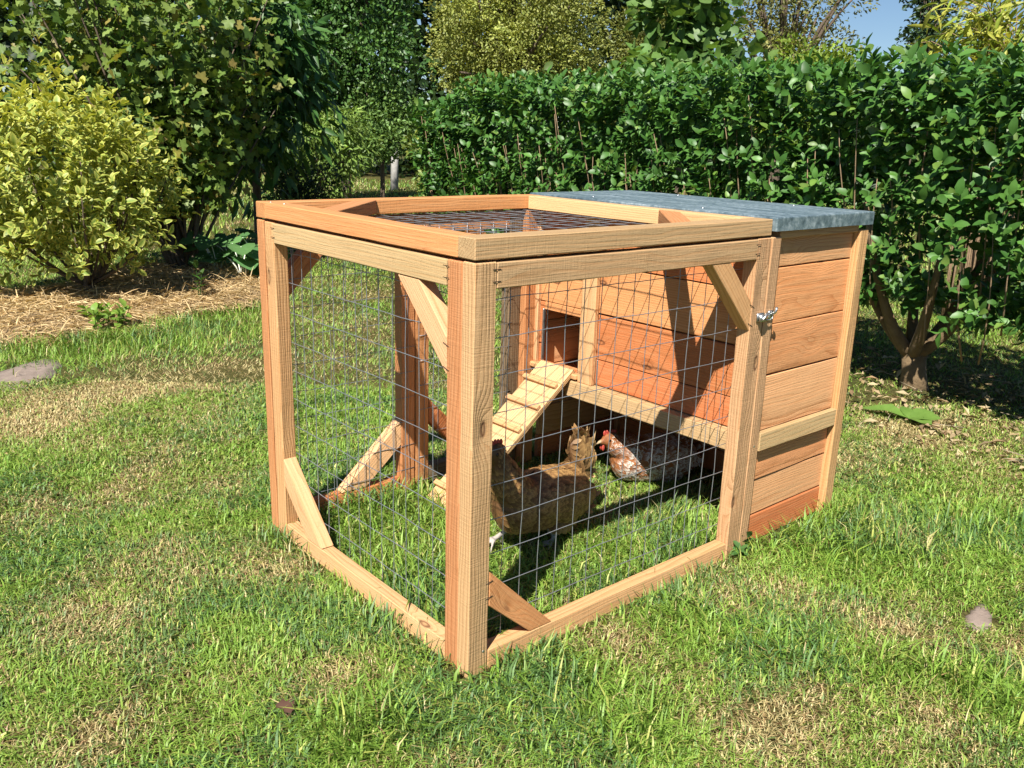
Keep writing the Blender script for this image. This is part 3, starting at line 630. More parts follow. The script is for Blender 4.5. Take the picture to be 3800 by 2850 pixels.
def tree(name, label, base, c, r, n_clump, per, size, ca, cb, tpl=None, mat=None, trunk=.08, group=None, single=0, zmin=.1, clump_r=.38, droop=.0, limbs=10, cat='tree', bark=None, edge=None):
    base = np.array(base, float); root = thing(name, label, cat, (base[0], base[1], 0), group)
    P, O, cc = clump_points(c, r, n_clump, per, clump_r=clump_r, zmin=zmin); M = len(P)
    X = O*.8+rand_dir(M)*.7; X[:, 2] -= droop; Nn = rand_dir(M)*.7+O*.5; Nn[:, 2] += .6
    colA = cols(M, ca, cb); shade = .75+.5*vn(P[:, 0]+P[:, 2], P[:, 1]-P[:, 2], max(r)*.3, 11); colA = colA*shade[:, None]
    foliage(root, tpl or leaf_small(.55), P, X, Nn, size*(.7+.6*rng.random(M)), colA, colA if edge is None else cols(M, *edge), mat or M_FAR, single)
    c = np.array(c); top = c+np.array([0, 0, r[2]*.35]); fork = base*.55+np.array([*c[:2], max(.25, c[2]-r[2]*.75)])*.45; fork[2] = max(.15, (c[2]-r[2]*.6))
    if trunk:
        b0 = base.copy(); b0[2] = -.05; stems(root, [(bez(b0, (b0+fork)/2+rng.normal(size=3)*.06, fork, 6), np.linspace(trunk, trunk*.75, 6))], bark or M_BARK, 'trunk', 8)
        pp = [(bez(fork, (fork+q)/2+np.array([0, 0, .12*r[2]])+rng.normal(size=3)*.05*r.mean() if hasattr(r, 'mean') else (fork+q)/2+np.array([0, 0, .12*r[2]]), q, 6), np.linspace(trunk*.55, trunk*.12, 6)) for q in cc[:limbs]]
        stem_mass(root, pp, bark or M_BARK, 'branches', 5)
    return root
def gxy(x, d, y=200): p = at(x, y, d); return np.array([p[0], p[1], 0.])
def zat(x, y, d): return at(x, y, d)[2]
def span(x0, x1, d): return (x1-x0)*K/FPX*d

# -- clipped privet hedge running away behind the coop
hp0 = gxy(985, 8.7, 330); hp1 = np.array([3.52, .60, 0]); hdir = unit(hp1-hp0); hl = np.linalg.norm(hp1-hp0); hn = np.array([hdir[1], -hdir[0], 0.])
if hn @ (CAM-hp1) < 0: hn = -hn
hedge = thing('privet_hedge', 'dark green glossy privet hedge behind the coop on the right', 'hedge', hp1)
HL = hl+1.75; HT = 1.60
def hedge_pts(n, part):
    s = rng.random(n)*HL; z = rng.random(n); bot = .30+.10*vn(s, s*0, .5, 21)+.22*np.clip((s-hl-.55)/.5, 0, 1)*0
    top = HT-.30*np.clip(1-s/.9, 0, 1)**2+.06*(vn(s, s*0, .6, 22)-.5); dep = rng.random(n)**1.1*.36
    bulge = .40*(.78+.35*vn(s, z*0, .55, 23)); 
    if part == 'front':
        zz = bot+(top-bot)*z; taper = np.where(zz < .65, .12*(.65-zz)/.35, 0); u = bulge-dep+.05*(vn(s, zz, .22, 24)-.5)-taper
        P = hp0+hdir*s[:, None]+hn*u[:, None]; P[:, 2] = zz; D = hn*.62+np.array([0, 0, 1])*.75+rng.normal(size=(n, 3))*.33
    elif part == 'top':
        u = (rng.random(n)*2-1)*.46; P = hp0+hdir*s[:, None]+hn*u[:, None]; P[:, 2] = top-dep*.6-.10*np.abs(u/.46)**3; D = np.array([0, 0, 1.])+hn*.25+rng.normal(size=(n, 3))*.28
    elif part == 'back':
        zz = bot+(top-bot)*z; P = hp0+hdir*s[:, None]-hn*(bulge-dep)[:, None]; P[:, 2] = zz; D = -hn*.6+np.array([0, 0, .7])+rng.normal(size=(n, 3))*.3
    elif part == 'core':
        zz = bot+.1+(top-bot-.15)*z; P = hp0+hdir*s[:, None]+hn*((rng.random(n)*2-1)*.2)[:, None]; P[:, 2] = zz; D = rand_dir(n)
    elif part == 'end':
        zz = bot[:]+(HT-.15-bot)*z; P = hp0-hdir*(.1-dep*.6)[:, None]+hn*((rng.random(n)*2-1)*.42)[:, None]; P[:, 2] = zz; D = -hdir*.6+np.array([0, 0, .8])+rng.normal(size=(n, 3))*.3
    else:
        u = (rng.random(n)*2-1)*.42; P = hp0+hdir*s[:, None]+hn*u[:, None]; P[:, 2] = bot+.05+.12*rng.random(n)+.14*np.abs(u); D = hn*.5*np.sign(u)[:, None]+np.array([0, 0, .25])+rng.normal(size=(n, 3))*.5
    return P, D
PP, DDr = zip(*[hedge_pts(n, p) for n, p in ((3500, 'front'), (1000, 'top'), (500, 'back'), (260, 'end'), (480, 'low'), (900, 'core'))]); PP = np.concatenate(PP); DDr = np.concatenate(DDr)
# the shrub round the last trunk is cut away below, showing the lawn behind
tr_s = (PP-hp0) @ hdir; ou = (PP-hp0) @ hn; thin = (vn(tr_s+.3*PP[:, 2], PP[:, 2], .13, 61)*.7+vn(tr_s, PP[:, 2], .06, 62)*.3 < .40) & (ou > .12); PP, DDr = PP[~thin], DDr[~thin]; tr_s = (PP-hp0) @ hdir; gap = (PP[:, 2] < .42+.25*np.abs(tr_s-hl)) & (np.abs(tr_s-hl+.05) < .42) & (PP[:, 2] < .52); PP, DDr = PP[~gap], DDr[~gap]
P, X, Nn = sprigs(PP, DDr, 8, .10+.06*rng.random(len(PP)), 62)
M = len(P); ca = cols(M, (.045, .13, .022), (.095, .215, .038)); young = (rng.random(M) < .10)[:, None]; ca = np.where(young, cols(M, (.12, .22, .035), (.16, .25, .05)), ca)
foliage(hedge, leaf_oval(.52, .10, .09), P, X, Nn, .072*(.55+.65*rng.random(M)), ca, ca*.95, M_PRIVET, 300)
pp = []
for i in range(110):
    s = rng.random()*HL; u = .30+.12*rng.random(); b = hp0+hdir*s+hn*(u-.12); b[2] = .25+.5*rng.random(); tpt = hp0+hdir*(s+rng.normal()*.06)+hn*(u+.05*rng.random()); tpt[2] = min(HT-.05, b[2]+.35+.5*rng.random())
    pp.append((bez(b, (b+tpt)/2+rng.normal(size=3)*.03, tpt, 5), np.linspace(.0055, .0022, 5)))
stem_mass(hedge, pp, M_TWIG, 'twigs')
for k, s in enumerate((.35, 1.2, 2.05, 2.9, 3.75, hl, hl+1.05)):
    b = hp0+hdir*s; b[2] = -.04; f = b+np.array([rng.normal()*.03, rng.normal()*.03, .26]); ps = []
    m = MB(); m.add(*tube([b, b*.5+f*.5+rng.normal(size=3)*.012, f], [.085, .062, .066], 9))
    for a in np.linspace(0, 2*math.pi, 7)[:-1]+rng.random():
        t_ = f+np.array([math.cos(a)*.42, math.sin(a)*.42, .45+.35*rng.random()]); m.add(*tube(bez(f-np.array([0, 0, .05]), f+np.array([math.cos(a)*.22, math.sin(a)*.22, .10]), t_, 7), np.linspace(.040, .012, 7), 7))
    link('trunk', m.mesh('trunk', True), simple_mat('privet_bark', (.20, .135, .07), .9, 0, .6, 26, .9) if k == 0 else bpy.data.materials['privet_bark'], hedge)

# -- golden variegated shrub on the left
yb = ground(195, 648); yr = span(0, 395, 7.2)/2
gold = thing('golden_privet_shrub', 'bushy shrub with yellow variegated leaves standing in straw mulch', 'shrub', yb)
yc = at(190, 420, 6.45); yc[:2] = yb[:2]-_r0[:2]*.17
n = 980; u = rand_dir(n); rr = (.40+.60*rng.random((n, 1))**.6)*(.68+.62*vn(u[:, 0]*3+u[:, 2]*2, u[:, 1]*3, .8, 31))[:, None]
P = np.array([yc[0], yc[1], .76])+u*rr*np.array([.74, .70, .66]); D = u*.7+np.array([0, 0, .85])+rng.normal(size=(n, 3))*.3
k = P[:, 2] > .17+.14*rng.random(n); P, D = P[k], D[k]; hi_ = rng.random(len(P)) < .12
L_ = .13+.08*rng.random(len(P)); L_[hi_ & (P[:, 2] > 1.1)] += .14
P, X, Nn = sprigs(P, D, 8, L_, 58); M = len(P)
topm = np.clip((P[:, 2]-.7)/.8, 0, 1)[:, None]
ca = cols(M, (.10, .20, .03), (.20, .31, .05)); cb = cols(M, (.50, .52, .12), (.70, .66, .17))*(1-.25*topm)+cols(M, (.60, .50, .03), (.72, .60, .05))*(.25*topm)
foliage(gold, leaf_oval(.52, .12, .10), P, X, Nn, .074*(.6+.6*rng.random(M)), ca*(1-.3*topm)+cb*.3*topm, cb, M_LEAF, 300)
m = MB(); b = yb.copy(); b[2] = -.03; f = b+np.array([0, 0, .17]); m.add(*tube([b, f, f+np.array([.01, .02, .12])], [.045, .036, .03], 8)); link('trunk', m.mesh('trunk', True), M_BARK, gold)
pp = []
for i in range(26):
    a = rng.random()*6.28; r_ = .25+.42*rng.random(); t_ = f+np.array([math.cos(a)*r_, math.sin(a)*r_, .25+.75*rng.random()]); pp.append((bez(f-np.array([0, 0, .03]), f+np.array([math.cos(a)*r_*.6, math.sin(a)*r_*.6, .10]), t_, 6), np.linspace(.016, .004, 6)))
stem_mass(gold, pp, M_BARK, 'branches', 5)

# -- tall flowering currant behind it
cbse = ground(395, 600); currant = thing('currant_shrub', 'tall shrub with lobed dull green leaves and dark stems behind the golden one', 'shrub', cbse)
cc_ = gxy(310, 7.9, 250); pp = []; P, D = [], []
for i in range(150):
    a = rng.random()*6.28; r_ = rng.random()**.5; tip = np.array([cc_[0], cc_[1], 0])+np.array([math.cos(a)*1.25*r_, math.sin(a)*.95*r_, 1.2+1.75*rng.random()]); b = cbse+rng.normal(size=3)*.07; b[2] = 0
    mid = b*.5+tip*.5; mid[:2] = b[:2]*.6+tip[:2]*.4; path = bez(b, mid, tip, 12)
    if i < 46: pp.append((path, np.linspace(.017, .004, 12)))
    f = rng.random(62)**.75; f = .26+.74*f; ip = f*11; i0 = np.minimum(ip.astype(int), 10); q = path[i0]*(1-(ip-i0))[:, None]+path[i0+1]*(ip-i0)[:, None]
    P.append(q+rng.normal(size=(62, 3))*.085); D.append(rng.normal(size=(62, 3))+np.array([0, 0, -.15]))
P, D = np.concatenate(P), unit(np.concatenate(D)); k = P[:, 2] > .55; P, D = P[k], D[k]; M = len(P)
Nn = rng.normal(size=(M, 3))*.5+np.array([0, 0, .7])-_fh*.35; ca = cols(M, (.10, .19, .035), (.22, .29, .06)); old = (rng.random(M) < .08)[:, None]; ca = np.where(old, cols(M, (.26, .25, .05), (.30, .22, .07)), ca)
foliage(currant, leaf_lobed(), P, D, Nn, .085*(.6+.7*rng.random(M)), ca, ca*.9, M_LEAF, 300)
stems(currant, pp[:14], M_BARK); stem_mass(currant, pp[14:], M_BARK, 'branches', 5)

# -- laurel with long glossy leaves to its right
lb = gxy(545, 9.3); lr = span(400, 650, 9.3)/2
tree('laurel_shrub', 'dark laurel shrub with long drooping glossy leaves', lb, (lb[0], lb[1], 1.75), np.array([lr*1.05, .9, 1.35]), 34, 95, .20, (.035, .10, .02), (.08, .18, .035), leaf_lance(.27), M_PRIVET, .05, single=200, zmin=.35, droop=.55, cat='shrub')
# -- low twiggy dark bush beside it
b = gxy(660, 10.5, 380); tree('twiggy_bush', 'low dark twiggy bush on the far lawn beside the laurel', b, (b[0], b[1], .55), np.array([.62, .45, .50]), 22, 170, .05, (.025, .05, .015), (.05, .085, .025), leaf_small(.5), M_FAR, .03, zmin=.18, limbs=14, cat='shrub')
# -- big leaved plants in the shade
for i, (x, d) in enumerate(((470, 7.5), (520, 7.3), (560, 7.6), (500, 8.1))):
    b = gxy(x, d, 560); root = thing('burdock_plant', ['broad leaved burdock in shade, leftmost of the clump left of the coop', 'broad leaved burdock in front of the clump left of the coop', 'broad leaved burdock nearest the left corner of the coop', 'broad leaved burdock at the back of the shady clump'][i], 'plant', b, 'burdock clump')
    for k in range(11):
        a = rng.random()*6.28; h = .10+.26*rng.random(); q = np.array([b[0]+math.cos(a)*.09, b[1]+math.sin(a)*.09, h]); X = np.array([math.cos(a), math.sin(a), .15-.6*rng.random()]); Nn = np.array([math.cos(a)*.5, math.sin(a)*.5, .8])-_fh*.5*rng.random()
        V, T, tt = leaf_heart(); c = cols(1, (.10, .23, .08), (.15, .30, .10)); me = tri_mesh('leaf', *scatter((V, T, tt), q[None], X[None], Nn[None], np.array([.17+.09*rng.random()]), c, c*.9), True); lf = link('leaf', me, M_LEAF, root)
        m = MB(); m.add(*tube(bez(b, (b+q)/2+np.array([0, 0, .06]), q+unit(X)*.05, 5), np.linspace(.007, .004, 5), 5)); link('stalk', m.mesh('stalk', True), M_LEAF, lf)

# -- trees and bushes of the background
b = gxy(745, 15.5); tree('holly_tree', 'tall dark green small leaved tree behind the laurel', b, (b[0], b[1], 3.4), np.array([1.75, 1.6, 2.6]), 80, 330, .085, (.035, .10, .02), (.10, .19, .04), leaf_small(.6), M_PRIVET, .09, zmin=.5, clump_r=.30, cat='tree')
b = gxy(690, 13.5, 300); tree('willowy_bush', 'light green bush with narrow hanging leaves on the far lawn', b, (b[0], b[1], 1.0), np.array([.80, .7, .95]), 26, 230, .085, (.14, .24, .04), (.24, .33, .07), leaf_lance(.3), M_FAR, .04, zmin=.15, droop=.5, cat='shrub')
b = gxy(825, 15.0, 300); tree('blue_green_bush', 'upright blue green bush with thin trunks on the far lawn', b, (b[0], b[1], 1.32), np.array([.80, .75, .80]), 34, 230, .072, (.11, .21, .05), (.19, .30, .08), leaf_small(.5), M_FAR, .045, zmin=.45, cat='shrub')
b = gxy(1115, 21.5, 120); tree('yellow_green_tree', 'broad airy tree with small yellow green leaves in the middle background', b, (b[0], b[1], 3.7), np.array([2.7, 2.2, 2.6]), 120, 330, .085, (.23, .28, .055), (.37, .38, .10), leaf_small(.5), M_FAR, .15, zmin=1.0, clump_r=.24, limbs=40, cat='tree')
b = gxy(948, 10.2, 340); tree('bramble_bush', 'loose green and yellow bush at the left end of the hedge', b, (b[0], b[1], .80), np.array([.36, .4, .72]), 16, 190, .06, (.12, .21, .04), (.28, .32, .06), leaf_small(.6), M_LEAF, .03, zmin=.08, cat='shrub')
b = gxy(1480, 9.6, 120); lil = tree('lilac_shrub', 'lilac with large heart shaped leaves rising above the hedge', b, (b[0], b[1], 2.05), np.array([.82, .7, 1.05]), 26, 85, .115, (.09, .19, .045), (.18, .29, .07), leaf_heart(), M_LEAF, .05, single=150, zmin=1.1, droop=.25, cat='shrub')
b = gxy(1168, 9.3, 180); tree('dogwood_shoots', 'pale leafy shoots with drooping leaves standing out of the hedge top', b, (b[0], b[1], 1.66), np.array([.17, .17, .36]), 6, 11, .105, (.13, .21, .05), (.19, .27, .07), leaf_oval(.6), M_LEAF, .012, zmin=1.2, droop=.6, cat='shrub', single=16)
b = gxy(1762, 12.0, 120); tree('lime_green_bush', 'bright lime green bush showing just above the hedge', b, (b[0], b[1], 1.95), np.array([.90, .7, .85]), 30, 190, .075, (.17, .27, .03), (.27, .35, .05), leaf_small(.5), M_FAR, .04, zmin=1.2, cat='shrub')
b = gxy(1700, 20.0, 120); tree('sparse_tree', 'sparse brownish green tree with blue sky showing through', b, (b[0], b[1], 3.5), np.array([2.4, 1.6, 2.6]), 85, 120, .095, (.14, .17, .04), (.28, .26, .08), leaf_small(.5), M_FAR, .13, zmin=1.0, clump_r=.22, limbs=60, cat='tree')
b = gxy(2005, 15.5, 80); tree('column_tree', 'narrow dark sparse tree against the sky on the right', b, (b[0], b[1], 3.4), np.array([.40, .40, 2.3]), 56, 60, .085, (.03, .065, .025), (.06, .10, .04), leaf_small(.65), M_PRIVET, .03, zmin=1.0, clump_r=.26, limbs=44, cat='tree')
b = gxy(1420, 24.0, 120); tree('far_tree', 'dull olive tree far behind the lilac', b, (b[0], b[1], 3.6), np.array([1.9, 1.6, 2.8]), 60, 260, .10, (.14, .18, .04), (.26, .27, .07), leaf_small(.5), M_FAR, .13, zmin=1.0, clump_r=.26, limbs=30, cat='tree')
# pale weathered post and rail far back between the bushes
b = gxy(852, 20.0, 380); root = thing('fence_post', 'pale grey weathered post between the far bushes', 'post', b)
m = MB(); m.add(*tube([b+np.array([0, 0, -.05]), b+np.array([.01, 0, .5]), b+np.array([.03, 0, 1.05])], [.10, .085, .08], 7)); link('shaft', m.mesh('shaft', True), simple_mat('grey_wood', (.42, .40, .37), .9, 0, .6, 12, .6), root)
# bamboo at the right edge
bb = gxy(2190, 6.4, 150); bam = thing('bamboo_clump', 'bamboo with long yellow green leaves at the upper right', 'bamboo', bb); P, D, pp = [], [], []
for i in range(84):
    a = rng.random()*6.28; h = 1.5+.85*rng.random(); r_ = .20+.55*rng.random(); tip = bb+np.array([math.cos(a)*r_*1.0, math.sin(a)*r_*1.0, h-.15*r_]); b = bb+rng.normal(size=3)*.1; b[2] = 0; mid = (b+tip)/2; mid[:2] = b[:2]; mid[2] = h*1.05
    path = bez(b, mid, tip, 10); pp.append((path, np.linspace(.008, .002, 10))); f = 4+rng.random(34)*5; i0 = f.astype(int).clip(0, 8); q = path[i0]*(1-(f-i0))[:, None]+path[i0+1]*(f-i0)[:, None]
    P.append(q+rng.normal(size=(34, 3))*.05); dd = unit(path[-1]-path[-3])*.5+rng.normal(size=(34, 3))*.6; dd[:, 2] -= .35; D.append(dd)
P, D = np.concatenate(P), unit(np.concatenate(D)); M = len(P); Nn = rng.normal(size=(M, 3))*.5+np.array([0, 0, .8]); ca = cols(M, (.20, .28, .035), (.46, .44, .08))
foliage(bam, leaf_lance(.17), P, D, Nn, .15*(.6+.7*rng.random(M)), ca, ca, M_LEAF, 150); stem_mass(bam, pp, M_TWIG, 'canes', 5)
# the wood behind everything on the left: a far mass of dark leaves
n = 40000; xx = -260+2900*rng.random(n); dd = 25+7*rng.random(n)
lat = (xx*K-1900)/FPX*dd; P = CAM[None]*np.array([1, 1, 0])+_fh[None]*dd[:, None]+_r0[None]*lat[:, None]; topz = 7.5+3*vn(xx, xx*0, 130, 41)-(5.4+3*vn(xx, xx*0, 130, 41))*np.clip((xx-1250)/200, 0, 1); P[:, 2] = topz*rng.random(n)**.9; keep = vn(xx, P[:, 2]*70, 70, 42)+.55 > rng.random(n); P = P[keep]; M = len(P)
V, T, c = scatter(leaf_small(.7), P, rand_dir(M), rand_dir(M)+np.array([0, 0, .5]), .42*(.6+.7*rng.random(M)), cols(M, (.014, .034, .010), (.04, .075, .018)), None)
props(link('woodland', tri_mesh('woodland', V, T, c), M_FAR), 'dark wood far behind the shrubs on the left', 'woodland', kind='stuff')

# ------------------------------------------------------------------ small plants and stones
def flat_stone(x, y, rx, ry, label, yaw):
    c = ground(x, y); n = 26; th = np.arange(n)*2*math.pi/n; rr = 1+.22*(rng.random(n)-.5)+.12*np.sin(th*3+rng.random()*6)
    mb = MB(); top = np.stack([np.cos(th)*rr*rx, np.sin(th)*rr*ry, .006+.004*rng.random(n)], 1); mid = top*np.array([.6, .6, 1])+np.array([0, 0, .004]); low = top*np.array([1.04, 1.04, 0])-np.array([0, 0, .02])
    ca_, sa_ = math.cos(yaw), math.sin(yaw); V = np.concatenate([low, top, mid, [[0, 0, .011]]])@np.array([[ca_, sa_, 0], [-sa_, ca_, 0], [0, 0, 1]])+c
    T = []
    for a in (0, n):
        for i in range(n): j = (i+1) % n; T += [(a+i, a+j, a+n+j), (a+i, a+n+j, a+n+i)]
    T += [(2*n+i, 2*n+(i+1) % n, 3*n) for i in range(n)]; mb.add(V-c, T)
    return props(link('stepping_stone', mb.mesh('stepping_stone'), M_STONE, None, Matrix.Translation(Vector(c))), label, 'stone', 'flat stones in the lawn'), c
st1, s1c = flat_stone(2115, 1340, .085, .030, 'bare pinkish flat stone in the lawn on the right', .25)
st2, s2c = flat_stone(40, 815, .30, .16, 'grey flat stone half overgrown in the lawn on the left', .85)
# dock plant beside the house
dk = ground(1962, 912); dock = thing('dock_plant', 'bright green dock with broad flat leaves right of the house', 'plant', dk)
for a, l, el, w in ((2.55, .19, .20, .36), (-.55, .12, .35, .7), (-1.15, .11, .25, .8), (-.1, .10, .5, .75), (1.5, .09, .5, .6)):
    X = np.array([math.cos(a)*_r0[0]+math.sin(a)*_fh[0], math.cos(a)*_r0[1]+math.sin(a)*_fh[1], el]); c = cols(1, (.15, .27, .05), (.18, .30, .06), .05); link('leaf', tri_mesh('leaf', *scatter(leaf_oval(w, .18, .08), dk[None]+np.array([[0, 0, .02]]), X[None], np.array([[0, 0, 1.]])-_fh[None]*.25, np.array([l*1.15]), c, c*.92), True), M_LEAF, dock)
def weed(name, label, x, y, h, nst, size, ca, cb, tpl, group=None, spread=.06):
    b = ground(x, y); b[2] = float(mulch_h(b[None])[1][0]); root = thing(name, label, 'weed', b, group)
    for i in range(nst):
        a = rng.random()*6.28; r_ = spread*rng.random()**.5; s = b+np.array([math.cos(a)*r_, math.sin(a)*r_, 0]); t_ = s+np.array([math.cos(a)*.03, math.sin(a)*.03, h*(.6+.5*rng.random())])
        m = MB(); m.add(*tube(bez(s-np.array([0, 0, .02]), (s+t_)/2+rng.normal(size=3)*.008, t_, 5), [.003, .003, .0025, .002, .0015], 4), col=np.array(ca)); st = link('stem', m.mesh('stem', True), M_LEAF, root)
        P, X, Nn = sprigs(s[None]+(t_-s)[None]*.15, (t_-s)[None], 8, np.linalg.norm(t_-s)*.85, 75); Nn[:, 2] += .5; M = len(P); c = cols(M, ca, cb)
        link('leaves', tri_mesh('leaves', *scatter(tpl, P, X, Nn, size*(.6+.6*rng.random(M)), c, c), True), M_LEAF, st)
    return root
weed('young_nettle', 'bright green young nettles at the foot of the golden shrub', 228, 722, .13, 11, .060, (.16, .28, .04), (.24, .36, .06), leaf_oval(.65), spread=.16)
weed('tall_nettle', 'single dark nettle standing in the straw mulch', 430, 662, .24, 2, .07, (.05, .12, .02), (.08, .16, .03), leaf_oval(.5), spread=.02)
weed('thistle_seedling', 'small leafy weed at the foot of the run post on the right', 1612, 1196, .055, 3, .040, (.06, .15, .035), (.09, .19, .05), leaf_oval(.55), spread=.02)
dl = ground(606, 1562); c = cols(1, (.16, .085, .06), (.16, .085, .06)); props(link('dead_leaf', tri_mesh('dead_leaf', *scatter(leaf_lobed(), dl[None]+np.array([[0, 0, .028]]), np.array([[1., .4, .1]]), np.array([[.1, -.3, 1.]]), np.array([.045]), c, c*.8)), M_DEAD), 'crumpled brown leaf lying on the lawn near the front', 'leaf')
# litter of dry leaves and twigs under the hedge
n = 900; sx_ = hl-1.0+rng.random(n)*2.4; u = .75*(rng.random(n)*2-1)+.15; P = hp0+hdir*sx_[:, None]+hn*u[:, None]; P[:, 2] = .012+.02*rng.random(n)
mbl = MB(); X = rng.normal(size=(n, 3))*np.array([1, 1, .25]); mbl.add(*scatter(leaf_small(.4), P, X, rng.normal(size=(n, 3))*.3+np.array([0, 0, 1]), .05*(.5+rng.random(n)), cols(n, (.24, .15, .08), (.50, .40, .24))))
for i in range(60):
    q = P[rng.integers(n)]; a = rng.random()*6.28; l = .06+.14*rng.random(); mbl.add(*tube([q, q+np.array([math.cos(a)*l, math.sin(a)*l, .03*rng.random()])], [.0025, .0015], 4), col=np.array((.40, .32, .22)))
props(link('leaf_litter', mbl.mesh('leaf_litter'), M_DEAD), 'dry leaves and twigs lying under the hedge', 'leaf litter', kind='stuff')
# loose straw on the mulch bed
n = 15000; P = mn+(mxx-mn)*rng.random((n, 3)); ins, hh = mulch_h(P); P[:, 2] = hh+.008+.014*rng.random(n); P = P[ins]; n = len(P)
V, T, c = scatter(leaf_lance(.055), P, rng.normal(size=(n, 3))*np.array([1, 1, .22]), rng.normal(size=(n, 3))*.3+np.array([0, 0, 1]), .07+.08*rng.random(n), cols(n, (.46, .31, .15), (.70, .54, .31)))
props(link('straw', tri_mesh('straw', V, T, c), M_STRAW), 'loose brown straw covering the mulch bed', 'straw', kind='stuff')

# ------------------------------------------------------------------ grass
dry_px = [(330, 800, .42), (470, 815, .36), (220, 850, .36), (120, 870, .3), (560, 785, .4), (690, 690, .4), (770, 735, .35), (800, 640, .4), (330, 1020, .22), (470, 1050, .16), (560, 1215, .20), (620, 1240, .15), (200, 1330, .18), (290, 1215, .16), (700, 1470, .10), (250, 1560, .09), (180, 1640, .08), (1680, 1560, .13), (1600, 1600, .10), (1760, 1520, .10), (2000, 1300, .10), (2190, 1400, .14), (1960, 1360, .09), (1870, 1330, .10), (2000, 1550, .09), (1990, 930, .30), (2130, 990, .35), (1880, 1010, .2), (1560, 1310, .10), (1330, 1390, .09), (860, 820, .2), (60, 930, .3), (400, 900, .25), (1700, 1285, .07)]
lush_px = [(420, 720, .5), (300, 745, .35), (150, 760, .4), (1760, 1190, .16), (1640, 1150, .14), (1800, 1110, .16), (860, 1560, .12), (760, 1600, .12), (1500, 1160, .2), (760, 1130, .25), (860, 1330, .2), (1900, 1180, .25), (1200, 1460, .2), (2150, 1150, .3), (2150, 1500, .15), (1050, 1420, .15), (640, 1170, .12), (900, 1240, .2), (850, 1100, .25), (1330, 1230, .2), (1500, 1340, .12), (1350, 1580, .15), (1700, 1420, .14), (1950, 1450, .12)]
dryc = np.array([[*ground(x, y)[:2], r] for x, y, r in dry_px]); lushc = np.array([[*ground(x, y)[:2], r] for x, y, r in lush_px])
def fields(P):
    d = .55*vn(P[:, 0], P[:, 1], .32, 51)+.30*vn(P[:, 0], P[:, 1], .11, 52)+.20*vn(P[:, 0], P[:, 1], 1.1, 53)-.40
    for x, y, r in dryc: d += .36*np.exp(-((P[:, 0]-x)**2+(P[:, 1]-y)**2)/(r*r))
    l = .55*vn(P[:, 0], P[:, 1], .22, 54)
    for x, y, r in lushc: g = np.exp(-((P[:, 0]-x)**2+(P[:, 1]-y)**2)/(r*r)); d -= .30*g; l += .38*g
    return np.clip(d, 0, 1), l
def lawn_samples(n, d0, d1, power):
    t = rng.random(n); d = (d0**power+(d1**power-d0**power)*t)**(1/power); lat = (rng.random(n)*2-1)*(.62*d*1.12+.35); P = CAM*np.array([1, 1, 0])+_fh*d[:, None]+_r0*lat[:, None]
    ok = ~inpoly(P, mulch_poly)|(rng.random(n) < .02)
    for c0, rx in ((s1c, .055), (s2c, .16)): ok &= (np.linalg.norm((P-c0)[:, :2], axis=1) > rx*(.75+.5*rng.random(n)))
    x, y = P[:, 0], P[:, 1]
    onrail = ((y > -.006) & (y < .052) & (x > -.01) & (x < 1.64)) | ((x > -.008) & (x < .052) & (y > 0) & (y < 1.05)) | ((y > .995) & (y < 1.06) & (x > 0) & (x < 1.64)) | ((x > 1.575) & (x < 1.64) & (y > 0) & (y < 1.05))
    sr = (P-hp0) @ hdir; su = (P-hp0) @ hn; under = (np.abs(su-.1) < .55) & (sr > -.2); nearr = (x > -.05) & (x < 1.68) & (y > -.05) & (y < .0) | (x > -.05) & (x < 0) & (y > -.05) & (y < 1.08); ok &= ~onrail & (~under | (rng.random(n) < .55)) & (~nearr | (rng.random(n) < .55))
    return P[ok], d[ok]
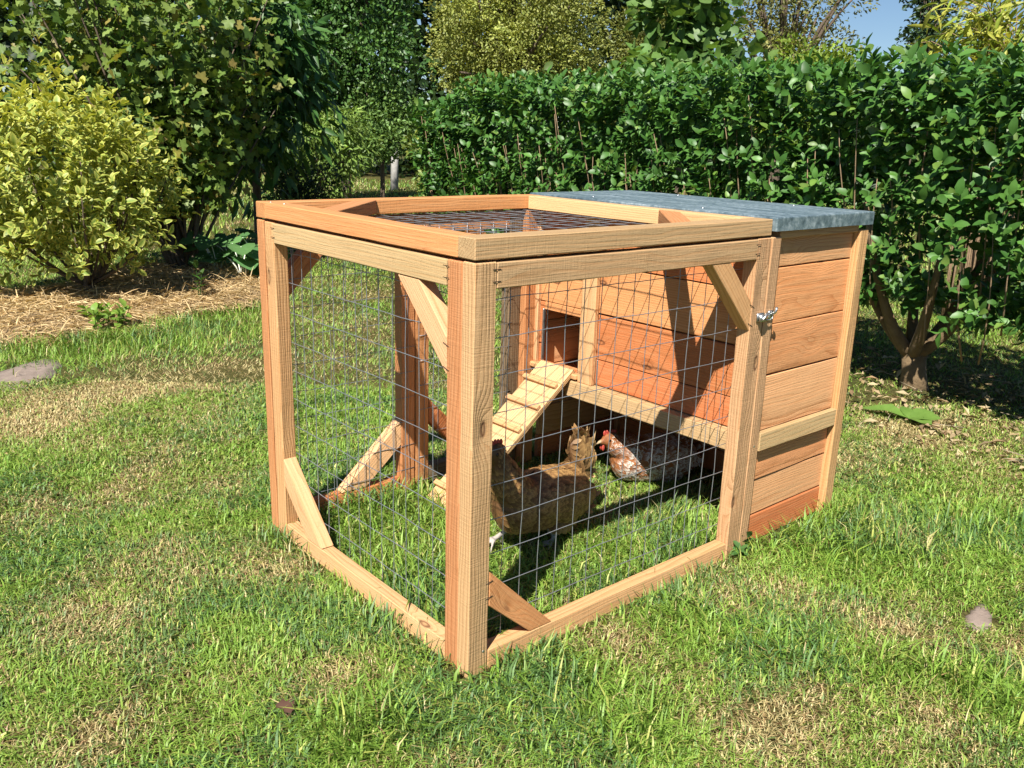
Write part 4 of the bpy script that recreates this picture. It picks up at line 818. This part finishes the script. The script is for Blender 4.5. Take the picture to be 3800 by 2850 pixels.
def blades(name, P, d, kind, segs):
    M = len(P); dr, lu = fields(P); isdry = rng.random(M) < np.clip(dr*1.25+.10, .04, .96)
    az = rng.random(M)*6.28; wind = .55*vn(P[:, 0], P[:, 1], .35, 55)*6.28; az = np.where(rng.random(M) < .14, wind*1.4, az)
    h = (.018+.022*rng.random(M)+.030*np.clip(lu-.25, 0, 1))*(1+.035*np.clip(d-3, 0, 8)); h = np.where(isdry, h*.72, h); lean = np.where(isdry, .8+.9*rng.random(M), .40+1.1*rng.random(M)**.9)
    h *= np.where((P[:, 0] > -.05) & (P[:, 1] > -.05) & ((P[:, 0] < 0)|(P[:, 1] < 0)) & (P[:, 0] < 1.7) & (P[:, 1] < 1.1), .7, 1)
    if kind == 'long': h *= 2.0; lean = .35+.6*rng.random(M)
    w = (.0010+.0015*rng.random(M)**1.5)*(1+.30*np.clip(d-2, 0, 12)); w = np.where(isdry, w*.8, w)
    if kind == 'long': w *= 1.35
    hd = np.stack([np.cos(az), np.sin(az), 0*az], 1); sd_ = np.stack([-np.sin(az+.5*rng.normal(size=M)), np.cos(az), 0*az], 1); up = np.array([0, 0, 1.])
    g1 = cols(M, (.15, .285, .035), (.27, .40, .065)); g2 = cols(M, (.075, .165, .04), (.14, .25, .07)); pk = (vn(P[:, 0], P[:, 1], .18, 56) > .55)[:, None]; gc = np.where(pk & (rng.random((M, 1)) < .6), g2, g1); yl_ = (rng.random(M) < .10)[:, None]; gc = np.where(yl_, cols(M, (.34, .38, .08), (.42, .43, .11)), gc)
    dc = cols(M, (.46, .36, .16), (.70, .60, .31)); dk_ = (rng.random(M) < .25)[:, None]; dc = np.where(dk_, cols(M, (.30, .18, .09), (.40, .26, .13)), dc); mx_ = np.clip(dr*.7, 0, .45)[:, None]; gc = gc*(1-mx_*.6)+np.array([.34, .32, .11])*mx_*.6; col = np.where(isdry[:, None], dc, gc)
    base = P.copy(); base[:, 2] = -.002
    tip = base+up*(h*np.cos(lean*.9))[:, None]+hd*(h*np.sin(lean)*1.15)[:, None]; tip[:, 2] = np.maximum(tip[:, 2], .004+.008*rng.random(M))
    mid = base+up*(h*.62)[:, None]*np.cos(lean*.5)[:, None]+hd*(h*.30*np.sin(lean))[:, None]
    ww = w[:, None]
    if segs == 2:
        V = np.stack([base-sd_*ww, base+sd_*ww, mid-sd_*ww*.85, mid+sd_*ww*.85, tip], 1); T = np.array([(0, 1, 3), (0, 3, 2), (2, 3, 4)])
    else: V = np.stack([base-sd_*ww, base+sd_*ww, tip], 1); T = np.array([(0, 1, 2)])
    k = V.shape[1]; TT2 = (T[None]+(np.arange(M)*k)[:, None, None]).reshape(-1, 3)
    return props(link(name, tri_mesh(name, V.reshape(-1, 3), TT2, np.repeat(col, k, 0)), M_GRASS), kind='stuff')
P, d = lawn_samples(330000, .9, 4.2, 1.35); o = blades('lawn_grass', P, d, 'short', 2); props(o, 'short mown grass of the lawn around the coop', 'grass')
P, d = lawn_samples(210000, 4.2, 9.0, 1.2); o = blades('lawn_grass', P, d, 'short', 1); props(o, 'short grass of the middle lawn left of the coop', 'grass')
P, d = lawn_samples(70000, 9.0, 24.0, 1.2); o = blades('lawn_grass', P, d, 'long', 1); props(o, 'longer grass on the far lawn between the bushes', 'grass')
# longer tufts, thickest along the foot of the coop
q = []
for a0_, b0_, nn in (((-.03, .05), (-.03, 1.05), 160), ((.1, -.03), (1.65, -.03), 420), ((.07, .08), (1.05, .08), 300), ((.07, .97), (1.0, .97), 350), ((0.0, 1.08), (1.6, 1.08), 500)):
    t = rng.random((nn, 1)); q.append(np.array(a0_)*(1-t)+np.array(b0_)*t+rng.normal(size=(nn, 2))*.022)
for ea, eb in zip(mulch_poly[1:8], mulch_poly[2:9]):
    nn = 260; t = rng.random((nn, 1)); q.append(ea[:2]*(1-t)+eb[:2]*t+rng.normal(size=(nn, 2))*.07)
for x, y, r in lushc: nn = int(90+5200*min(r, .3)**2*.9); q.append(np.array([x, y])+rng.normal(size=(nn, 2))*r*.5)
q = np.concatenate(q); P = np.concatenate([q, np.zeros((len(q), 1))], 1)
x, y = P[:, 0], P[:, 1]; okk = ~(((y > -.004) & (y < .05) & (x > 0) & (x < 1.64)) | ((x > -.004) & (x < .05) & (y > 0) & (y < 1.05)) | ((y > .998) & (y < 1.05) & (x > 0) & (x < 1.64))); P = P[okk]
o = blades('grass_tufts', P, np.full(len(P), 1.5), 'long', 2); props(o, 'longer green grass tufts along the foot of the coop', 'grass')
